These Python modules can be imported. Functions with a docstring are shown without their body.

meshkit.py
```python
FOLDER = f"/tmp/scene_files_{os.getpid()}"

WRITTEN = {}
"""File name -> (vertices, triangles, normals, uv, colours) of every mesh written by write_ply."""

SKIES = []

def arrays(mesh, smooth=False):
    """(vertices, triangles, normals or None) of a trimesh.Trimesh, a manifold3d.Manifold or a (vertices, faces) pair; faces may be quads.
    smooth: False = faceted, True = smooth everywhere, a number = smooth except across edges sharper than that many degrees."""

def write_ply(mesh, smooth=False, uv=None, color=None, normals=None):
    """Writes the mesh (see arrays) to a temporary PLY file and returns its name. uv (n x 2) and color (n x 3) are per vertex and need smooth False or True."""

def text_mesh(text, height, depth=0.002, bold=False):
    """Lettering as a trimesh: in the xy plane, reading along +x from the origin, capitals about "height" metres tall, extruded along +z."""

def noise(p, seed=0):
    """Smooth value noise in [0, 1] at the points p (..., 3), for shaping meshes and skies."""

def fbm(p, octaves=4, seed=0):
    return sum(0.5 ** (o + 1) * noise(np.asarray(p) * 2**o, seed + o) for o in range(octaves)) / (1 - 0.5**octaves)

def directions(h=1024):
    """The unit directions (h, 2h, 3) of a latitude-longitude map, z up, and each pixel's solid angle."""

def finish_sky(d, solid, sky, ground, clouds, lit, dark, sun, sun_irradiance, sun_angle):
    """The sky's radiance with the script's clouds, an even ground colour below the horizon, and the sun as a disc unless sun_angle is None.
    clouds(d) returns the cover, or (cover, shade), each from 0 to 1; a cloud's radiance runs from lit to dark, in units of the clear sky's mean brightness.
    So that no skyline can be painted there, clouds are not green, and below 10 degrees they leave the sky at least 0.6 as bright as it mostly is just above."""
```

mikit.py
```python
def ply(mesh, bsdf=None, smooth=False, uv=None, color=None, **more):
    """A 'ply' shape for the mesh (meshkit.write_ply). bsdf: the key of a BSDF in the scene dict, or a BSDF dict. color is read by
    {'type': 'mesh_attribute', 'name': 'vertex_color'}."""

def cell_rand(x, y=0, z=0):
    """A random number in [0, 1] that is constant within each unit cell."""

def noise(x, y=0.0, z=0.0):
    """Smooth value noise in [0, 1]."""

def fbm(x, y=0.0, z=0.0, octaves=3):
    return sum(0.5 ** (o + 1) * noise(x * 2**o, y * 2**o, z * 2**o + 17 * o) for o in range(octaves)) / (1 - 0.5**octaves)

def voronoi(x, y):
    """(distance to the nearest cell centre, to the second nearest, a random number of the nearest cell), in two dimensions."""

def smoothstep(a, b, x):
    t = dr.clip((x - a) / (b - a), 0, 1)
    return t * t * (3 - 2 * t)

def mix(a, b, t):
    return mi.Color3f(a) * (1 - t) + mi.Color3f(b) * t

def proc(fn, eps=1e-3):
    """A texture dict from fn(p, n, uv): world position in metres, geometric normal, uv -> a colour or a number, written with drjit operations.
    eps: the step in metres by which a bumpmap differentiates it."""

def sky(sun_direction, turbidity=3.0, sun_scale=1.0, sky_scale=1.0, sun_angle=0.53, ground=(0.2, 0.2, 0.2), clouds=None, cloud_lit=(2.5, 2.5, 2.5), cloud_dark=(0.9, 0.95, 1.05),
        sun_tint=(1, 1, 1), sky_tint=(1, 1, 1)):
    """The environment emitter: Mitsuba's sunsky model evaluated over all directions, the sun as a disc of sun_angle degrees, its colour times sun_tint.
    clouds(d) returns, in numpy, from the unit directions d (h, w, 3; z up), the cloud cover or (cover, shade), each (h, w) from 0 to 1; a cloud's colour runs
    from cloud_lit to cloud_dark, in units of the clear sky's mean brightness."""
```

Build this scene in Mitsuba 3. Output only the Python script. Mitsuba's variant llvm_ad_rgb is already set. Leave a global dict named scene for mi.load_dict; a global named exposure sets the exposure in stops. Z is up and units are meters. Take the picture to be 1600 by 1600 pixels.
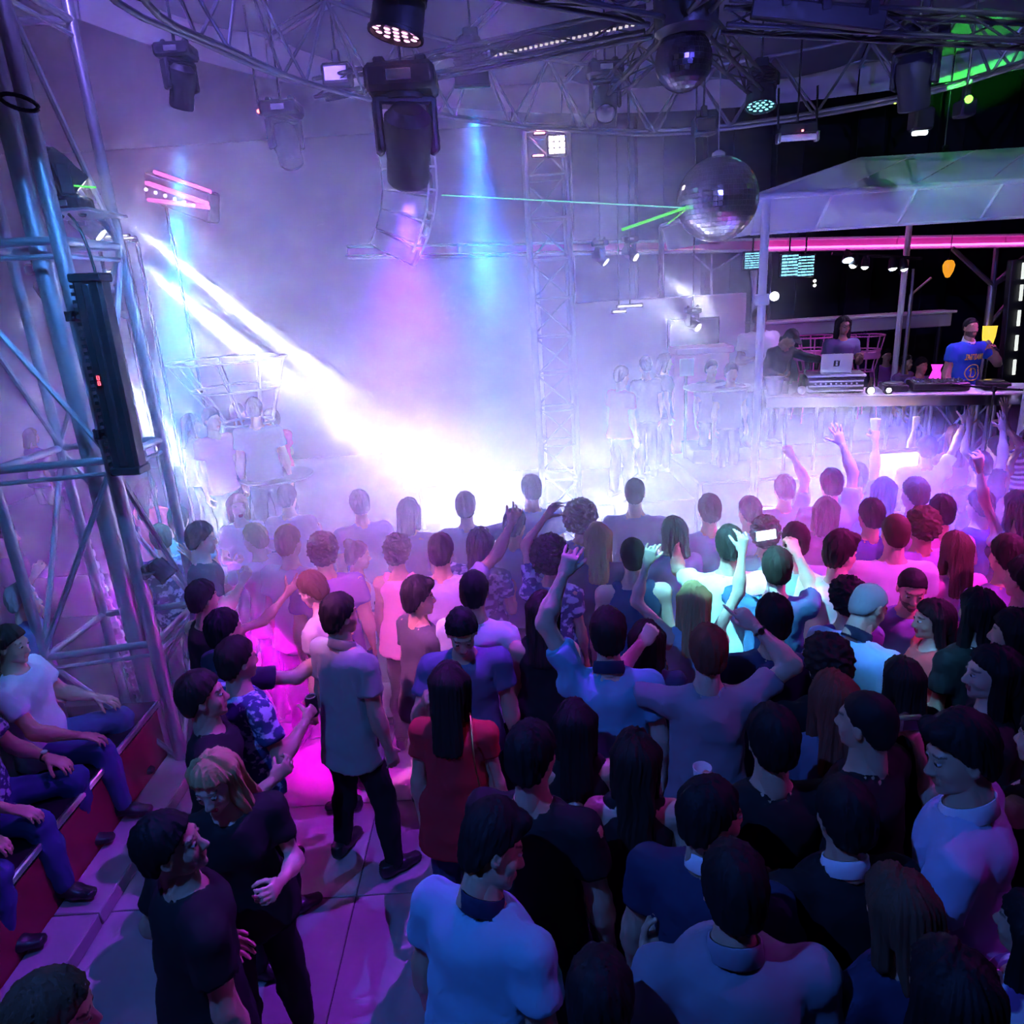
import math, random
import numpy as np
import trimesh
import drjit as dr
import mitsuba as mi
import mikit
import meshkit

T = mi.ScalarTransform4f
rnd = random.Random(7)
scene, labels = {}, {}

# ------------------------------------------------------------------ camera
FOC, PITCH, ROLL, CAMZ = 1100.0, math.radians(17.5), math.radians(3.6), 3.35
RIGHT = np.array([1.0, 0, 0])
FWD = np.array([0, math.cos(PITCH), -math.sin(PITCH)])
UPV = np.array([0, math.sin(PITCH), math.cos(PITCH)])
EX = RIGHT * math.cos(ROLL) - UPV * math.sin(ROLL)
ED = -UPV * math.cos(ROLL) - RIGHT * math.sin(ROLL)
EYE = np.array([0, 0, CAMZ])
scene['camera'] = {'type': 'perspective', 'fov': math.degrees(2 * math.atan(800 / FOC)), 'near_clip': 0.05, 'far_clip': 200.0,
                   'to_world': T().look_at(origin=EYE.tolist(), target=(EYE + FWD).tolist(), up=(-ED).tolist())}


def onz(px, py, z):
    """The point at height z that the photograph shows at a pixel."""
    d = FWD + EX * (px - 800) / FOC + ED * (py - 800) / FOC
    return EYE + d * (z - CAMZ) / d[2]


def ony(px, py, y):
    """The same at a distance y in front of the camera."""
    d = FWD + EX * (px - 800) / FOC + ED * (py - 800) / FOC
    return EYE + d * y / d[1]


def V(*a):
    return np.array(a, float)


# ------------------------------------------------------------------ light: lamps of the club and added fill lamps
exposure = 11.0
DIM = 2.0 ** -exposure      # the lamps are given in units of a picture at exposure 0
WEIGHT = dict(beam=10, beam_2=10, beam_3=5, beam_4=3, blinder=4, blinder_2=1.5, blinder_3=3, lilac=4, pink=2.5, blue=5, cyan_core=5, blue_left=4, cyan=1.5, magenta=2.5, violet=5, blue_front=3, violet_right=2, bar_beam_0=4, bar_beam_1=4, floor_magenta=2)


def spot(name, o, t, colour, power, angle, soft=.6):
    o, t = np.asarray(o, float), np.asarray(t, float)
    scene['light_' + name] = {'type': 'spot', 'to_world': T().look_at(origin=o.tolist(), target=t.tolist(), up=[.13, .21, .97] if abs(unit_(t - o)[2]) < .95 else [0, 1, 0]),
                              'cutoff_angle': angle, 'beam_width': angle * soft, 'intensity': {'type': 'rgb', 'value': [c * power * DIM for c in colour]}, 'sampling_weight': float(WEIGHT.get(name, .8))}
    aims[name] = (o, unit_(t - o))


def mover(base, size, target, up=(0, 0, -1)):
    """The pivot of a moving head and where the light leaves its lens."""
    piv = np.asarray(base, float) + np.asarray(up, float) * size * .85
    a = unit_(np.asarray(target, float) - piv)
    return piv + a * (size * .51 + .07)


def ahead(o, t, by=.07):
    return np.asarray(o, float) + unit_(np.asarray(t, float) - np.asarray(o, float)) * by


def unit_(v):
    return v / np.linalg.norm(v)


aims = {}
WHITE, CYAN, BLUE, VIOLET, MAGENTA, PINK = (1, .97, .95), (.1, .65, 1), (.04, .2, 1), (.3, .12, 1), (1, .05, .8), (1, .4, .75)
# white beams from the movers behind the tower
spot('beam', mover(ony(108, 320, 4.95), .24, ony(760, 790, 6.6), (0, 0, 1)), ony(760, 790, 6.6), (0.95, 0.97, 1), 2200, 2.9, .8)
spot('beam_2', mover(ony(126, 308, 6.7), .26, ony(600, 712, 7.0)), ony(600, 712, 7.0), (0.95, 0.97, 1), 3900, 3.9, .8)
spot('beam_3', mover(ony(70, 420, 6.8), .26, ony(345, 800, 7.0)), ony(345, 800, 7.0), (0.88, 1, 0.97), 3800, 6.5, .6)
spot('beam_4', mover(ony(180, 450, 7.7), .24, ony(560, 650, 8.6)), ony(560, 650, 8.6), (1, 0.97, 1), 2000, 5.5, .6)
# fill lamps added low beyond the dancers to whiten the smoke
spot('blinder', (-.35, 7.5, .75), (-.15, 4.6, 2.3), (0.575, 0.6, 1.0), 70, 50)
spot('blinder_2', (2.9, 7.2, .8), (2.3, 4.8, 2.2), (0.4, 0.65, 1.0), 20, 45)
spot('blinder_3', (1.2, 7.8, .75), (.9, 4.6, 2.4), (0.7, 0.733, 1.0), 60, 50)
# lamps on the ring, then washes, several of them added for fill
spot('blue', ahead(ony(738, 137, 6.3), ony(775, 760, 7.0)), ony(775, 760, 7.0), (0.0, 0.139, 1.0), 360, 15)
spot('cyan_core', ahead(ony(738, 137, 6.3), ony(775, 760, 7.0)), ony(775, 760, 7.0), (0.104, 0.688, 1.0), 480, 5)
spot('blue_left', mover(ony(275, 82, 5.0), .22, ony(280, 420, 5.3)), ony(280, 420, 5.3), (0.05, 0.42, 1), 800, 6, .8)
spot('violet', mover(ony(628, 128, 4.9), .42, ony(640, 700, 6.6)), ony(640, 700, 6.6), (0.273, 0.048, 1.0), 165, 22)
spot('lilac', (-1.9, 3.9, 5.9), (-1.2, 9.5, 3.2), (0.245, 0.164, 1.0), 22, 50)  # unseen lamp added to tint the haze
spot('pink', (-1.1, 8.3, 1.3), (-.75, 5.0, 2.5), (1, 0.5, 0.85), 14, 50)  # low lamp added for a pink glow in the smoke
spot('magenta', (6.0, 5.6, 5.0), (3.0, 4.9, 1.3), (1.0, 0.054, 0.846), 130, 20)  # unseen lamp added to colour the right of the crowd
spot('magenta_front', (4.4, 3.0, 5.2), (1.6, 1.9, 1.2), (0.786, 0.036, 1.0), 14, 30)
spot('violet_right', mover(ony(1435, 58, 5.2), .30, (3.6, 6.0, 1.0)), (3.6, 6.0, 1.0), (0.089, 0.089, 1.0), 380, 24)
spot('magenta_mid', (3.9, 2.2, 5.1), (2.35, 4.5, 1.4), (1.0, 0.052, 0.783), 115, 15)  # added fill, as are the next two, to colour groups of dancers
spot('pink_mid', (-2.0, 2.3, 5.2), (-.85, 4.35, 1.3), (1.0, 0.2, 0.72), 200, 10)
spot('blue_mid', (1.0, 2.3, 4.6), (2.02, 3.3, 1.35), (0.104, 0.458, 1.0), 55, 6)
spot('cyan', (-.1, 3.1, 5.0), (1.35, 4.1, 1.5), (0.167, 0.818, 1.0), 330, 8)
spot('blue_front', (-1.6, .6, 5.3), (-.1, 2.4, .7), (0.047, 0.197, 1.0), 40, 36)
spot('floor_magenta', (-2.42, 4.68, 1.5), (-1.35, 4.75, 0), (1, 0, 0.95), 75, 19)
spot('floor_violet', (.2, 3.9, 5.1), (-1.35, 3.2, 0), (0.325, 0.025, 1.0), 80, 27)  # unseen lamp added to colour the open floor
spot('tower_magenta', (-3.3, 6.5, .6), (-2.7, 4.4, 2.6), (0.5, 0.043, 1.0), 28, 50)
spot('tower_blue', (-1.2, 2.6, 5.0), (-2.8, 4.7, 2.7), (0.075, 0.3, 1.0), 80, 24)
spot('stage', (5.6, 9.6, 4.3), (4.4, 8.6, 2.1), (0.5, 0.5, 1), 16, 50)
spot('stage_pink', (7.0, 8.2, 4.1), (4.2, 9.0, 2.4), (0.8, 0.1, 1.0), 30, 40)
spot('canopy_blue', (2.6, 3.4, 5.1), (4.3, 8.1, 4.0), (0.583, 0.75, 1.0), 12, 22)  # unseen added lamp aimed at the DJ canopy
spot('rig', (1.5, 2.2, 4.6), (1.5, 7.2, 5.7), (0.132, 0.132, 1.0), 38, 60)  # unseen uplight added for a glimmer on trusses and roof

# ------------------------------------------------------------------ the smoke that hangs over the dance floor
SX0, SX1, SY0, SY1, SZ1 = -7.0, 6.4, 2.7, 12.6, 6.6
nx, ny, nz = 135, 100, 66
gx, gy, gz = np.meshgrid(np.linspace(SX0, SX1, nx), np.linspace(SY0, SY1, ny), np.linspace(0, SZ1, nz), indexing='ij')
gp = np.stack([gx, gy, gz], -1)


def ramp(a, b, x):
    t = np.clip((x - a) / (b - a), 0, 1)
    return t * t * (3 - 2 * t)


warp = np.stack([meshkit.noise(gp * .55 + 9, 1), meshkit.noise(gp * .55 + 31, 2), meshkit.noise(gp * .55 + 57, 3)], -1) - .5
puff = meshkit.fbm(gp * [1.0, 1.0, 1.15] + warp * 2.1 + [3.1, 0, 7.7], 5, 5)
billow = ramp(.37, .66, puff) ** 1.2
low = ramp(2.6, .7, gz + .5 * ramp(-.6, -2.0, gx)) * ramp(4.3, 6.3, gy + .8 * ramp(.8, 2.2, gx)) * ramp(-4.4, -2.2, gx) * ramp(4.8, 3.2, gx)      # the bank rolling over the dancers
mid = ramp(4.9, 2.6, gz + .25 * (gx - .3)) * ramp(4.8, 6.6, gy) * ramp(-2.0, -.2, gx) * ramp(2.7, 1.4, gx - .1 * gy)
haze = ramp(3.6, 5.2, gy) * ramp(1.6, -.6, gx - .12 * gy) * (.6 + .4 * ramp(6.6, 4.5, gz))
left = ramp(4.4, 5.2, gy) * ramp(-.2, -1.6, gx) * ramp(5.3, 4.2, gz) * ramp(.8, 2.0, gz)
veil = ramp(2.6, 1.9, gz) * ramp(3.5, 4.8, gy) * ramp(-3.2, -1.6, gx) * ramp(2.4, .6, gx)
plume = ramp(1.9, 1.2, gx) * np.exp(-(((gx - .8) / .9) ** 2 + ((gy - 7.2) / 1.3) ** 2)) * ramp(5.8, 4.4, gz)
dens = .13 * haze + .22 * haze * billow + 1.7 * low * (.26 + billow) + .9 * mid * (.10 + billow) + .28 * left * (.45 + billow) + .45 * veil * (.3 + billow) + .7 * plume * billow
pb_ = ony(1012, 445, 9.2)
dens += .7 * np.exp(-(((gx - pb_[0]) / .55) ** 2 + ((gy - pb_[1]) / .7) ** 2 + ((gz - pb_[2]) / .5) ** 2)) * (.5 + billow)
stage_clear = ramp(2.1, 2.7, gx - .12 * (gy - 6)) * ramp(1.7, 2.3, gz)
dens = dens * (1 - .97 * stage_clear)
wall = np.minimum.reduce([gx - SX0, SX1 - gx, gy - SY0, SY1 - gy, SZ1 - gz])
dens = dens * ramp(0, .7, wall)
dens = 1.5 * np.tanh(dens / 1.5)
SMOKE = 1.0
scene['smoke'] = mikit.ply(trimesh.creation.box(bounds=[[SX0, SY0, .004], [SX1, SY1, SZ1]]), {'type': 'null'}, interior={
    'type': 'heterogeneous', 'albedo': {'type': 'rgb', 'value': [.86, .87, .9]}, 'scale': SMOKE, 'phase': {'type': 'hg', 'g': .35},
    'sigma_t': {'type': 'gridvolume', 'grid': mi.VolumeGrid(np.ascontiguousarray(dens.transpose(2, 1, 0)[..., None]).astype(np.float32)), 'filter_type': 'trilinear',
                'to_world': T().translate([SX0, SY0, 0]) @ T().scale([SX1 - SX0, SY1 - SY0, SZ1])}})
labels['smoke'] = {'label': 'white theatre smoke hanging over the dance floor', 'category': 'smoke', 'kind': 'stuff'}


# ------------------------------------------------------------------ helpers
def numbered(key):
    if key not in used:
        used.add(key)
        return key
    n = counts.get(key, 0)
    while True:
        n += 1
        k = f'{key}_{n:03d}'
        if k not in used:
            used.add(k)
            counts[key] = n
            return k


used, counts = set(), {}


def thing(name, label, cat, group=None):
    key = numbered(name)
    labels[key] = {'label': label, 'category': cat}
    if group:
        labels[key]['group'] = group
    return key


def struct(name, mesh, bsdf, smooth=False, label=None, **kw):
    key = numbered(name)
    scene[key] = mikit.ply(mesh, bsdf, smooth=smooth, **kw)
    labels[key] = {'kind': 'structure'}
    if label:
        labels[key]['label'] = label
    return key


def part(root, name, mesh, bsdf, smooth=40, label=None, **kw):
    key = numbered(root + '__' + name)
    scene[key] = mikit.ply(mesh, bsdf, smooth=smooth, **kw)
    if label:
        labels[key] = {'label': label}
    return key


def put(root, name, shape, label=None, **kw):
    key = numbered(root + '__' + name)
    scene[key] = {**shape, **kw}
    if label:
        labels[key] = {'label': label}
    return key


def ref(b):
    return {'type': 'ref', 'id': b}


def cat(ms):
    return trimesh.util.concatenate(ms)


def unit(v):
    v = np.asarray(v, float)
    return v / max(np.linalg.norm(v), 1e-9)


def frame(z, hint=(0, 0, 1)):
    """Columns x, y, z of a frame whose z axis is the given direction and whose y axis leans to the hint."""
    z = unit(z)
    h = np.asarray(hint, float)
    if abs(z @ unit(h)) > .97:
        h = np.array([1.0, 0, 0]) if abs(z[0]) < .8 else np.array([0, 1.0, 0])
    y = unit(h - z * (h @ z))
    return np.stack([np.cross(y, z), y, z], 1)


def sweep(pts, r, n=8, closed=False):
    """A round tube along a polyline."""
    p = np.asarray(pts, float)
    m = len(p)
    if closed:
        t = np.roll(p, -1, 0) - np.roll(p, 1, 0)
    else:
        t = np.gradient(p, axis=0)
    t /= np.linalg.norm(t, axis=1, keepdims=True) + 1e-12
    a = np.cross(t, np.where(np.abs(t[:, 2:]) < .9, [0, 0, 1.0], [1.0, 0, 0]))
    a /= np.linalg.norm(a, axis=1, keepdims=True) + 1e-12
    b = np.cross(t, a)
    ang = np.arange(n) * 2 * np.pi / n
    rr = np.broadcast_to(r, (m,))[:, None, None]
    v = (p[:, None] + rr * (np.cos(ang)[None, :, None] * a[:, None] + np.sin(ang)[None, :, None] * b[:, None])).reshape(-1, 3)
    rows = m if closed else m - 1
    i, j = np.meshgrid(np.arange(rows), np.arange(n), indexing='ij')
    i2 = (i + 1) % m
    q = np.stack([i * n + j, i2 * n + j, i2 * n + (j + 1) % n, i * n + (j + 1) % n], -1).reshape(-1, 4)
    q = q[:, ::-1]
    f = [q[:, [0, 1, 2]], q[:, [0, 2, 3]]]
    if not closed:
        k = np.arange(1, n - 1)
        f += [np.stack([0 * k, k + 1, k], 1), np.stack([0 * k, k, k + 1], 1) + (m - 1) * n]
    mesh = trimesh.Trimesh(v, np.vstack(f), process=False)
    if mesh.volume < 0:
        mesh.invert()
    return mesh


def tube(a, b, r, n=8, r2=None):
    return sweep([a, b], np.array([r, r if r2 is None else r2]), n)


def boxm(c, size, R=None, bev=0.0):
    """A box with chamfered edges."""
    sx, sy, sz = [s / 2 for s in size]
    if bev > 0:
        bev = min(bev, .45 * min(sx, sy, sz) * 2)
        pts = []
        for a in (-1, 1):
            for b in (-1, 1):
                for d in (-1, 1):
                    pts += [[a * (sx - bev), b * sy, d * (sz - 0)], ]
        pts = []
        for a in (-1, 1):
            for b in (-1, 1):
                for d in (-1, 1):
                    pts += [[a * sx, b * (sy - bev), d * (sz - bev)], [a * (sx - bev), b * sy, d * (sz - bev)], [a * (sx - bev), b * (sy - bev), d * sz]]
        m = trimesh.convex.convex_hull(np.array(pts))
    else:
        m = trimesh.creation.box((2 * sx, 2 * sy, 2 * sz))
    if R is not None:
        m.apply_transform(np.vstack([np.hstack([R, np.zeros((3, 1))]), [0, 0, 0, 1]]))
    m.apply_translation(c)
    return m


def lathe(profile, n=20, R=None, at=(0, 0, 0)):
    """A solid of revolution about z from (radius, height) pairs."""
    m = trimesh.creation.revolve(np.array(profile, float), sections=n)
    if m.volume < 0:
        m.invert()
    if R is not None:
        M = np.eye(4)
        M[:3, :3] = R
        m.apply_transform(M)
    m.apply_translation(at)
    return m


def xf(mesh, R=None, t=(0, 0, 0), s=1.0):
    m = mesh.copy()
    M = np.eye(4)
    M[:3, :3] = (np.eye(3) if R is None else np.asarray(R)) * s
    M[:3, 3] = t
    m.apply_transform(M)
    return m


def mat4(R, t, s=1.0):
    M = np.eye(4)
    M[:3, :3] = np.asarray(R) * s
    M[:3, 3] = t
    return T(M.tolist())


# ------------------------------------------------------------------ soft bodies: blended distance fields, meshed with surface nets
def P(a, b, r0, r1=None, ex=(1, 0, 0), f0=False, f1=False):
    """A tapered limb from a to b; radii are numbers or (across, depth) pairs, the first along ex."""
    r0 = r0 if isinstance(r0, tuple) else (r0, r0)
    r1 = r0 if r1 is None else (r1 if isinstance(r1, tuple) else (r1, r1))
    return dict(a=np.asarray(a, float), b=np.asarray(b, float), r0=r0, r1=r1, ex=np.asarray(ex, float), f0=f0, f1=f1)


def pdist(p, X, Y, Z):
    a, b = p['a'], p['b']
    ab = b - a
    L = np.linalg.norm(ab)
    if L < 1e-6:
        ab, L = np.array([0, 0, 1e-6]), 1e-6
    ez = ab / L
    ex = p['ex'] - ez * (p['ex'] @ ez)
    if np.linalg.norm(ex) < 1e-3:
        ex = np.cross(ez, [0, 1.0, 0.1])
    ex = unit(ex)
    ey = np.cross(ez, ex)

    def along(e):
        return (X - a[0]) * e[0] + (Y - a[1]) * e[1] + (Z - a[2]) * e[2]
    w = along(ez)
    t = np.clip(w / L, 0, 1)
    qz = w - t * L
    rx = p['r0'][0] + (p['r1'][0] - p['r0'][0]) * t
    ry = p['r0'][1] + (p['r1'][1] - p['r0'][1]) * t
    m = np.minimum(rx, ry)
    d = (np.sqrt((along(ex) / rx) ** 2 + (along(ey) / ry) ** 2 + (qz / m) ** 2) - 1) * m
    if p['f0']:
        d = np.maximum(d, -w)
    if p['f1']:
        d = np.maximum(d, w - L)
    return d


EDGES = [(0, 1), (2, 3), (4, 5), (6, 7), (0, 2), (1, 3), (4, 6), (5, 7), (0, 4), (1, 5), (2, 6), (3, 7)]
CORN = np.array([[i & 1, (i >> 1) & 1, (i >> 2) & 1] for i in range(8)])


def surfnet(D, o, h):
    S = D < 0
    n = sum(S[c[0]:S.shape[0] - 1 + c[0], c[1]:S.shape[1] - 1 + c[1], c[2]:S.shape[2] - 1 + c[2]].astype(np.int8) for c in CORN)
    idx = np.argwhere((n > 0) & (n < 8))
    if not len(idx):
        return trimesh.Trimesh()
    val = np.stack([D[idx[:, 0] + c[0], idx[:, 1] + c[1], idx[:, 2] + c[2]] for c in CORN], 1)
    acc, num = np.zeros((len(idx), 3)), np.zeros(len(idx))
    for i, j in EDGES:
        cr = (val[:, i] < 0) != (val[:, j] < 0)
        t = np.where(cr, val[:, i] / np.where(cr, val[:, i] - val[:, j], 1), 0)
        acc += np.where(cr[:, None], CORN[i] + t[:, None] * (CORN[j] - CORN[i]), 0)
        num += cr
    v = (idx + acc / num[:, None]) * h + o
    lut = -np.ones(n.shape, np.int64)
    lut[idx[:, 0], idx[:, 1], idx[:, 2]] = np.arange(len(idx))
    faces = []
    for ax in range(3):
        u, w = [(1, 2), (2, 0), (0, 1)][ax]
        sl0, sl1 = [slice(None)] * 3, [slice(None)] * 3
        sl0[ax], sl1[ax] = slice(0, -1), slice(1, None)
        c = S[tuple(sl0)] != S[tuple(sl1)]
        e = np.argwhere(c)
        ok = (e[:, u] > 0) & (e[:, w] > 0) & (e[:, u] < D.shape[u] - 1) & (e[:, w] < D.shape[w] - 1)
        e = e[ok]
        inside = S[e[:, 0], e[:, 1], e[:, 2]]

        def cell(du, dw):
            q = e.copy()
            q[:, u] += du
            q[:, w] += dw
            return lut[q[:, 0], q[:, 1], q[:, 2]]
        q = np.stack([cell(-1, -1), cell(0, -1), cell(0, 0), cell(-1, 0)], 1)
        q = np.where(inside[:, None], q, q[:, ::-1])
        faces += [q[:, [0, 1, 2]], q[:, [0, 2, 3]]]
    f = np.vstack(faces)
    return trimesh.Trimesh(v, f[(f >= 0).all(1)], process=False)


def blob(prims, h, k=.03, cut=(), extra=None):
    """Smooth union of prims minus the cut prims, as a mesh with cells of size h. extra(D, X, Y, Z) may change the field."""
    lo = np.min([np.minimum(p['a'], p['b']) - max(p['r0'] + p['r1']) for p in prims], 0) - 2.5 * h
    hi = np.max([np.maximum(p['a'], p['b']) + max(p['r0'] + p['r1']) for p in prims], 0) + 2.5 * h
    n = np.ceil((hi - lo) / h).astype(int) + 1
    ax = [lo[i] + h * np.arange(n[i]) for i in range(3)]
    D = np.full(n, 9.0, np.float32)

    def window(p, pad):
        a = np.minimum(p['a'], p['b']) - max(p['r0'] + p['r1']) - pad
        b = np.maximum(p['a'], p['b']) + max(p['r0'] + p['r1']) + pad
        i0 = np.clip(((a - lo) / h).astype(int), 0, n - 1)
        i1 = np.clip(np.ceil((b - lo) / h).astype(int) + 1, 1, n)
        return tuple(slice(x, y) for x, y in zip(i0, i1))
    for p in prims:
        s = window(p, k + 1.5 * h)
        d = pdist(p, ax[0][s[0]][:, None, None], ax[1][s[1]][None, :, None], ax[2][s[2]][None, None, :])
        c = D[s]
        t = np.clip(.5 + .5 * (c - d) / k, 0, 1)
        D[s] = c * (1 - t) + d * t - k * t * (1 - t)
    if extra is not None:
        D = extra(D, ax[0][:, None, None], ax[1][None, :, None], ax[2][None, None, :])
    for p in cut:
        s = window(p, 1.5 * h)
        d = pdist(p, ax[0][s[0]][:, None, None], ax[1][s[1]][None, :, None], ax[2][s[2]][None, None, :])
        D[s] = np.maximum(D[s], -d)
    return surfnet(D, lo, h)


def ell(c, r, R=None):
    """An ellipsoid as a field function."""
    c, r = np.asarray(c, float), np.asarray(r, float)

    def f(X, Y, Z):
        return (np.sqrt(((X - c[0]) / r[0]) ** 2 + ((Y - c[1]) / r[1]) ** 2 + ((Z - c[2]) / r[2]) ** 2) - 1) * r.min()
    return f


def smin(a, b, k):
    t = np.clip(.5 + .5 * (a - b) / k, 0, 1)
    return a * (1 - t) + b * t - k * t * (1 - t)


def field(fn, lo, hi, h):
    lo, hi = np.asarray(lo, float), np.asarray(hi, float)
    n = np.ceil((hi - lo) / h).astype(int) + 1
    ax = [lo[i] + h * np.arange(n[i]) for i in range(3)]
    D = fn(ax[0][:, None, None], ax[1][None, :, None], ax[2][None, None, :]) + np.zeros(n)
    return surfnet(D, lo, h)


# ------------------------------------------------------------------ heads, hair, hands, shoes (each built once, then placed)
def head_mesh(kind, h):
    fem = kind == 'f'
    jw = .9 if fem else 1.0

    def fn(X, Y, Z):
        d = ell((0, -.012, .03), (.074, .094, .09))(X, Y, Z)
        d = smin(d, ell((0, .026, -.035), (.061 * jw, .064, .083))(X, Y, Z), .03)
        d = smin(d, ell((0, .036, -.086), (.046 * jw, .045, .034))(X, Y, Z), .025)
        for p, k in [(P((0, .074, -.112), (0, .07, -.105), .017 * jw), .02),
                     (P((0, .086, .004), (0, .108, -.038), .009, .0135), .014),
                     (P((-.012, .098, -.043), (.012, .098, -.043), .009), .01),
                     (P((-.036, .078, .026), (.036, .078, .026), .011 if not fem else .008), .018),
                     (P((-.04, .06, -.036), (-.038, .062, -.03), .02), .02), (P((.04, .06, -.036), (.038, .062, -.03), .02), .02),
                     (P((-.017, .09, -.0665), (.017, .09, -.0665), .0065), .008), (P((-.014, .089, -.079), (.014, .089, -.079), .0075), .008),
                     (P((0, -.022, -.05), (0, -.035, -.185), .052 * (.88 if fem else 1.04)), .03)]:
            d = smin(d, pdist(p, X, Y, Z), k)
        for s in (-1, 1):
            d = np.maximum(d, -(ell((s * .032, .099, .006), (.02, .016, .013))(X, Y, Z)))
            e = ell((s * .079, -.006, -.008), (.011, .02, .033))(X, Y, Z)
            e = np.maximum(e, -ell((s * .09, -.001, -.006), (.008, .011, .02))(X, Y, Z))
            d = smin(d, e, .008)
        return d
    m = field(fn, (-.105, -.125, -.2), (.105, .135, .14), h)
    v = m.vertices
    return m


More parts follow.
